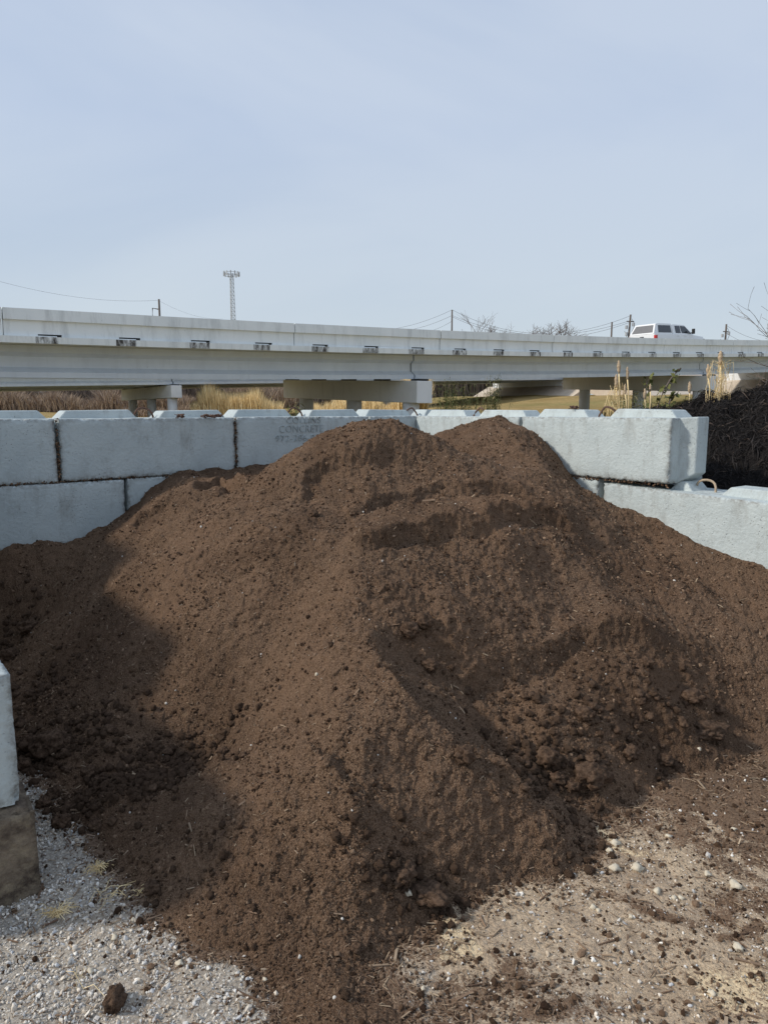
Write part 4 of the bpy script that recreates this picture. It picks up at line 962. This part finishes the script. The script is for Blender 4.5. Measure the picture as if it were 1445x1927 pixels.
# crumbs over the pile
for q in range(3):
    rs = np.random.default_rng(50 + q); X, Y = samp(52000, rs); b = base_h(X, Y)
    dens = .35 + .65 * sstep(-.2, .4, perlin(X * 1.9 + 3, Y * 1.9)); dens = np.where(b < .0, np.exp(-(np.abs(b) / .035)), dens)
    dens = np.maximum(dens, .9 * np.exp(-((X - .9) / .9) ** 2 - ((Y - 4.4) / .6) ** 2))
    k = yard_in(X, Y) & (rs.random(len(X)) < dens) & (b > -.12); X, Y = X[k], Y[k]; n = len(X)
    s = .0022 * np.exp(rs.normal(0, .55, n)) * (.75 + .20 * Y); s = np.minimum(s, .013)
    scatter('soil_crumbs', np.c_[X, Y, surf(X, Y) + s * .25], rs.uniform(0, 6.28, (n, 3)), s[:, None] * rs.uniform(.6, 1.35, (n, 3)), lump_mesh('crumb', q, 1, .5), M_crumb, ['fine dark crumbs of soil over the heap', 'loose brown granules of soil over the heap', 'small rounded soil grains over the heap'][q], 'soil crumbs')
# rolled clods gathered at the left foot and in the scoop at right
rs = np.random.default_rng(77); XX = []; YY = []; SS = []
for (px, py, sx, sy, nn_, s0) in [(110,1410,.24,.12,420,.010),(240,1480,.20,.09,420,.010),(350,1430,.22,.08,260,.009),(60,1330,.18,.3,200,.009),(10,1230,.12,.35,140,.012),(1080,1380,.32,.20,200,.009),(1030,1450,.16,.09,150,.011),(1200,1340,.45,.18,170,.008),(560,1700,.5,.2,130,.006),(780,1690,.14,.07,110,.012),(1110,1600,.14,.14,110,.007),(300,1650,.3,.16,90,.006),(130,1530,.2,.15,60,.014)]:
    c = hit(px, py); XX.append(rs.normal(c[0], sx, nn_)); YY.append(rs.normal(c[1], sy, nn_)); SS.append(s0 * np.exp(rs.normal(0, .6, nn_)))
X = np.concatenate(XX); Y = np.concatenate(YY); s = np.minimum(np.concatenate(SS), .022); k = yard_in(X, Y, .03) & (base_h(X, Y) > -.06); X, Y, s = X[k], Y[k], s[k]
for q in range(3):
    m = np.arange(len(X)) % 3 == q; n = m.sum()
    scatter('small_clods', np.c_[X[m], Y[m], surf(X[m], Y[m]) + s[m] * .45], rs.uniform(0, 6.28, (n, 3)), s[m][:, None] * rs.uniform(.75, 1.25, (n, 3)), lump_mesh('clod_shape', 20 + q, 3, .42), M_clod, ['small dark clods rolled to the foot of the heap', 'crumbly little clods lying in the hollows of the heap', 'nut-sized soil lumps along the lower slope'][q], 'small clods')
# pale chips and pebbles mixed into the soil
for q, (nn_, s0, nm, mt) in enumerate([(7000, .0085, 'wood_chips', M_chip), (5000, .0065, 'wood_slivers', M_chip)]):
    rs = np.random.default_rng(90 + q); X, Y = samp(nn_, rs); k = yard_in(X, Y) & (base_h(X, Y) > 0); X, Y = X[k], Y[k]; n = len(X)
    s = s0 * np.exp(rs.normal(0, .5, n)) * (.65 + .13 * Y)
    scatter(nm, np.c_[X, Y, surf(X, Y) + .003], normal_rot(X, Y, rs, n), s[:, None] * np.array([1, 1, 1])[None] * rs.uniform(.5, 1.2, (n, 3)), chip_mesh(q), mt, ['short pale wood chips mixed in the soil heap', 'thin wood slivers sprinkled over the soil heap'][q], 'wood chips')
rs = np.random.default_rng(95); X, Y = samp(420, rs); k = yard_in(X, Y) & (base_h(X, Y) > 0); X, Y = X[k], Y[k]; n = len(X); s = .0030 * np.exp(rs.normal(0, .4, n)) * (.7 + .12 * Y)
scatter('white_pebbles', np.c_[X, Y, surf(X, Y) + s * .4], rs.uniform(0, 6, (n, 3)), s[:, None] * rs.uniform(.7, 1.2, (n, 3)), lump_mesh('pebble', 3, 2, .3), M_pebble, 'tiny whitish pebbles dotted over the soil heap', 'pebbles')
# gravel on the yard floor
def gpoints(n, rs):
    X = rs.uniform(-2.5, 3.2, n); Y = 1.75 + (5.0 - 1.75) * rs.random(n) ** 1.35; b = base_h(X, Y); k = (b < .015) & yard_in(X, Y, .0); return X[k], Y[k]
def leftness(X): return sstep(.15, -.6, X) if False else 1 - sstep(-.7, .1, X)
for q in range(3):
    rs = np.random.default_rng(200 + q); X, Y = gpoints(56000, rs); b = base_h(X, Y); i1 = np.clip(np.searchsorted(gxs, X), 0, len(gxs)-1); j1 = np.clip(np.searchsorted(gys, Y), 0, len(gys)-1); den = (1 - .88 * np.clip(soil[j1, i1], 0, 1)) * (.95 * leftness(X) + .15) * (1 - .75 * sstep(-.07, 0, b)) * (.45 + .75 * sstep(-.3, .3, perlin(X * 3, Y * 3 + q * 5)))
    k = rs.random(len(X)) < den; X, Y = X[k], Y[k]; n = len(X); s = np.minimum(.0040 * np.exp(rs.normal(0, .48, n)), .017)
    scatter('gravel', np.c_[X, Y, s * .35], rs.uniform(0, 6.28, (n, 3)), s[:, None] * rs.uniform(.6, 1.3, (n, 3)), lump_mesh('gravel_stone', 40 + q, 1, .75, sq=(1, .8, .6), freq=2.1), M_stone, ['crushed grey gravel on the yard floor', 'pale angular gravel on the yard floor', 'mixed small stones on the yard floor'][q], 'gravel')
rs = np.random.default_rng(300)
for q in range(2):
    X, Y = gpoints(26000, rs); b = base_h(X, Y); den = .40 + .9 * np.exp(-((b + .045) / .06) ** 2); k = (rs.random(len(X)) < den); X, Y = X[k], Y[k]; n = len(X); s = .0072 * np.exp(rs.normal(0, .55, n))
    sc3 = np.c_[s * 1.1, s * rs.uniform(.5, 1.1, n), s]
    rot = np.c_[rs.normal(0, .18, n), rs.normal(0, .18, n), rs.uniform(0, 6.28, n)]
    scatter('ground_wood_chips', np.c_[X, Y, np.full(n, .006)], rot, sc3, chip_mesh(10 + q), M_chip, ['bleached wood chips scattered along the foot of the heap', 'brown bark splinters on the gravel'][q], 'wood chips')
# crumbs of soil blown over the floor
X, Y = gpoints(60000, rs); ii = np.clip(np.searchsorted(gxs, X), 0, len(gxs)-1); jj = np.clip(np.searchsorted(gys, Y), 0, len(gys)-1); den = .15 + soil[jj, ii] * 1.0 + .9 * np.exp(np.minimum(base_h(X, Y), 0) / .07); k = rs.random(len(X)) < den; X, Y = X[k], Y[k]; n = len(X); s = np.minimum(.0034 * np.exp(rs.normal(0, .6, n)), .016)
scatter('spilled_crumbs', np.c_[X, Y, s * .3], rs.uniform(0, 6.28, (n, 3)), s[:, None] * rs.uniform(.6, 1.3, (n, 3)), lump_mesh('crumb', 9, 1, .5), M_crumb, 'dark soil crumbs spilled over the yard floor', 'soil crumbs')
# litter on top of the blocks
rs2 = random.Random(9)
for (px0, px1, yy, Yc, nn_, lab) in [(383, 418, 783, 7.72, 60, 'wood chip litter lying on the wall top left of the lettered block'), (334, 346, 784, 7.5, 26, 'small brown clump on top of the long rough block'), (1072, 1086, 774, 7.75, 30, 'small dark clump on the right wall top')]:
    m = MB()
    for i_ in range(nn_):
        p = at(rs2.uniform(px0, px1), yy, Yc + rs2.uniform(-.06, .1)); p[2] = TOP + rs2.uniform(0, .03) + (.09 if yy == 774 else 0); a = rs2.uniform(0, 6.28); l = rs2.uniform(.01, .035)
        m.tube([p - np.array([math.cos(a), math.sin(a), .2]) * l, p + np.array([math.cos(a), math.sin(a), .2]) * l], rs2.uniform(.003, .007), 4)
    o = m.build('wall_top_litter', M_rust); tag(o, lab, 'litter', kind='stuff')

rs = np.random.default_rng(411); jp = []
for t0_, t1_, zz, L_ in [(1.9, 6.2, TOP - .612, 'L'), (2.3, 3.7, TOP - .625, 'R')]:
    for k_ in range(520 if L_ == 'L' else 160):
        t_ = rs.uniform(t0_, t1_); q = (C0 - U * t_ + V * rs.uniform(-.02, .012)) if L_ == 'L' else (C0 + V * t_ - U * rs.uniform(-.02, .010)); jp.append((q[0], q[1], zz + rs.normal(0, .007)))
for t_j in (2.605, 4.463):
    for k_ in range(110): q = C0 - U * (t_j + rs.normal(0, .007)) + V * rs.uniform(-.02, .008); jp.append((q[0], q[1], TOP - .6 * rs.random()))
jp = np.array(jp); n = len(jp)
scatter('joint_debris', jp, rs.uniform(0, 6.28, (n, 3)), rs.uniform(.003, .012, (n, 1)) * rs.uniform(.5, 1.4, (n, 3)), lump_mesh('crumb', 31, 1, .5), M_crumb, 'dark soil and debris caught in the joints between the blocks', 'debris')

# ------------------------------------------------------------------ single clods and stones
def clod(px, py, wpx, label, seed, sq=(1, .9, .8), mat=None, name='soil_clod', cat='soil clod', group=None, sink=.35, amp=.42, sub=4):
    p = hit(px, py); d = p[1] * math.cos(PITCH) + (H - p[2]) * math.sin(PITCH); r = wpx / F * d / 2
    o = link(name, lump_mesh(name, seed, sub, amp, r, sq), mat or M_clod, None, (p[0], p[1], p[2] + r * sq[2] * (1 - sink)), (0, 0, seed * 1.3)); tag(o, label, cat, group); return o
for a in [(771,1195,40,'larger flat clod of the close pair in the middle of the slope',1,(1,.85,.75)), (797,1178,34,'upper right clod of the close pair, with a white fleck',2,(.9,.9,.9)),
          (872,1434,36,'round clod sitting alone at the lower end of the gully',3,(1,1,.95)), (808,1262,34,'clod with a dark shadow pocket above the gully',4,(1,.9,.6)),
          (117,1556,32,'dark round clod lying alone on the gravel near the left block',5,(1,1,.85)), (95,1416,62,'biggest clod in the dark cluster at left',6,(1.1,.9,.65)), (60,1412,40,'broad clod left of the biggest in the dark cluster',7,(1,.9,.7)),
          (45,1448,30,'clod at the corner of the near-left block',8), (103,1500,26,'black clod right of the small trio on gravel',9,(1,1,.9)), (83,1520,28,'crumbled clod below the black trio on gravel',10,(1,.8,.7)),
          (168,1463,28,'clod on the edge of the pebbly slope at left',11), (218,1904,46,'tilted flat clod on the gravel near the bottom edge',12,(.75,1.2,.95)), (288,1682,30,'clod on the lower left edge of the heap',13),
          (1030,1440,46,'rough clod in the scoop, left of the largest one',14,(1,1,.8)), (1112,1472,62,'largest crumbly clod in the scoop at right',15,(1.1,.9,.7)), (1047,1478,28,'small clod below the rough one in the scoop',16),
          (1075,1485,32,'broken clod next to the largest in the scoop',17,(.9,1,.7)), (1113,1438,26,'little clod above the largest in the scoop',18), (1100,1360,34,'clod high in the scoop',19), (1185,1432,32,'lone clod right of the scoop',20),
          (1250,1437,30,'rounded clod by two white pebbles right of the scoop',21,(1,.9,.7)), (1330,1385,60,'flattened clod mass at the right foot of the heap',22,(1.2,.8,.5)), (1300,1318,40,'soft clod on the right slope',23,(1,1,.6)), (1215,1255,26,'clod under the scarp at right',24),
          (760,1662,50,'dark broken clod at the front toe of the heap',25,(1.2,.8,.6)), (800,1690,70,'flat slab of caked soil at the front toe',26,(1.3,.8,.4)), (672,1800,22,'small tan clod in the front rut',27), (55,1188,34,'clod against the left edge of the frame',28),
          (590,972,18,'small clod under the upper scarp at left',29), (420,1420,22,'clod beside the valley at left of the heap',30), (880,1310,18,'tiny clod on the scarp lip',31), (20,1240,30,'clod lying on pale ground at the left edge',32), (180,1565,26,'clod by the foot of the heap left of the chips',33)]:
    clod(a[0], a[1], a[2], a[3], a[4], a[5] if len(a) > 5 else (1, .95, .8))
rs3 = random.Random(4)
for (cx_, cy2, sx_2, sy2, n_, lab, grp) in [
    (110,1410,60,36,16,'small rounded dark clod touching the big dark cluster behind the near-left block','clods around the dark cluster at left'),
    (250,1480,60,30,14,'small dark clod on the lower rim of the shaded pebbly slope','clods on the rim of the shaded slope'),
    (45,1300,26,60,8,'small dark clod in the shaded strip above the near-left block','clods above the near-left block'),
    (350,1410,50,24,8,'small clod where the shadow edge meets the valley of the heap','clods in the valley of the heap'),
    (1080,1385,80,46,22,'small crumbly clod inside the scooped hollow','clods inside the scooped hollow'),
    (1200,1340,80,30,12,'small clod on the slope right of the scooped hollow','clods right of the scooped hollow'),
    (1010,1455,34,20,10,'small clod at the bottom end of the dark gully','clods at the end of the gully')]:
    for i_ in range(n_):
        clod(rs3.gauss(cx_, sx_2), rs3.gauss(cy2, sy2), rs3.uniform(11, 21), lab, 100 + i_ + int(cx_), (1, .95, .78), group=grp, sub=3)
for a in [(1198,1637,24,'largest pale cream stone on the gravel at right'), (1158,1592,18,'squarish pale stone by the right toe of the heap'), (1145,1604,13,'round grey stone touching the squarish pale one'), (768,1690,17,'cream stone lodged in the dark front toe'), (1155,1640,20,'grey-brown stone left of the largest cream one'),
          (1236,1680,17,'tan stone below the largest cream one'), (1267,1696,13,'left stone of a close pair on the right gravel'), (1280,1695,12,'right stone of a close pair on the right gravel'), (1330,1650,16,'grey angular stone at right'), (1382,1670,22,'orange-tinted flat stone at right'), (1387,1788,20,'grey stone near the right edge, low'),
          (1338,1874,14,'pale grey stone near the bottom right'), (1115,1713,14,'brownish stone in the middle of the sandy patch'), (1125,1720,11,'small stone beside the brownish one in the sandy patch'), (1187,1733,12,'small bluish stone in the sandy patch'), (596,1275,8,'single white pebble on the slope left of the gully'),
          (1256,1578,12,'grey pebble at the end of the pale streak'), (1380,1565,11,'white pebble on the brown spill at right'), (217,1768,14,'white stone by the chips at lower left'), (338,1820,15,'grey stone beside wood splinters at lower left'), (252,1735,12,'cream stone on the gravel among chips'), (172,1838,16,'blue-grey stone near the straw stalk'),
          (796,1868,10,'white pebble at the edge of the front rut'), (498,1850,11,'pink-white pebble at the front toe'), (1332,1388,8,'upper white pebble right of the scoop'), (1314,1414,9,'lower white pebble right of the scoop')]:
    clod(a[0], a[1], a[2], a[3], int(a[0]), (1, .8, .65), M_bigstone, 'stone', 'stone', amp=.75, sub=2, sink=.45)
# straw tufts and stalks
def tuft(px, py, n, r_, label, seed, name='straw_tuft'):
    p = hit(px, py); rs = random.Random(seed); m = MB()
    for i in range(n):
        a = rs.uniform(0, 6.28); l = r_ * rs.uniform(.4, 1); b = Vector((rs.gauss(0, r_ * .25), rs.gauss(0, r_ * .2), .005)); m.tube([b, b + Vector((l*.5*math.cos(a), l*.5*math.sin(a), l*.35)), b + Vector((l*math.cos(a), l*math.sin(a), l*rs.uniform(.05, .3)))], .0012, 3, cap=False)
    tag(m.build(name, M_straw, loc=tuple(p)), label, 'straw')
tuft(185,1637,46,.07,'dry straw tuft by the lower left edge of the heap',1); tuft(110,1725,60,.07,'flattened patch of fine straw on the gravel',2)
tuft(205,1690,14,.10,'loose straw stalks below the tuft',3); tuft(158,1850,5,.12,'bent pale stalk standing on the gravel near the bottom',4); tuft(262,1685,10,.06,'few straws stuck at the heap foot',5)
#print('tris', sum(len(o.data.loop_triangles) if (o.data.calc_loop_triangles() or True) else 0 for o in COL.objects if o.type == 'MESH'))
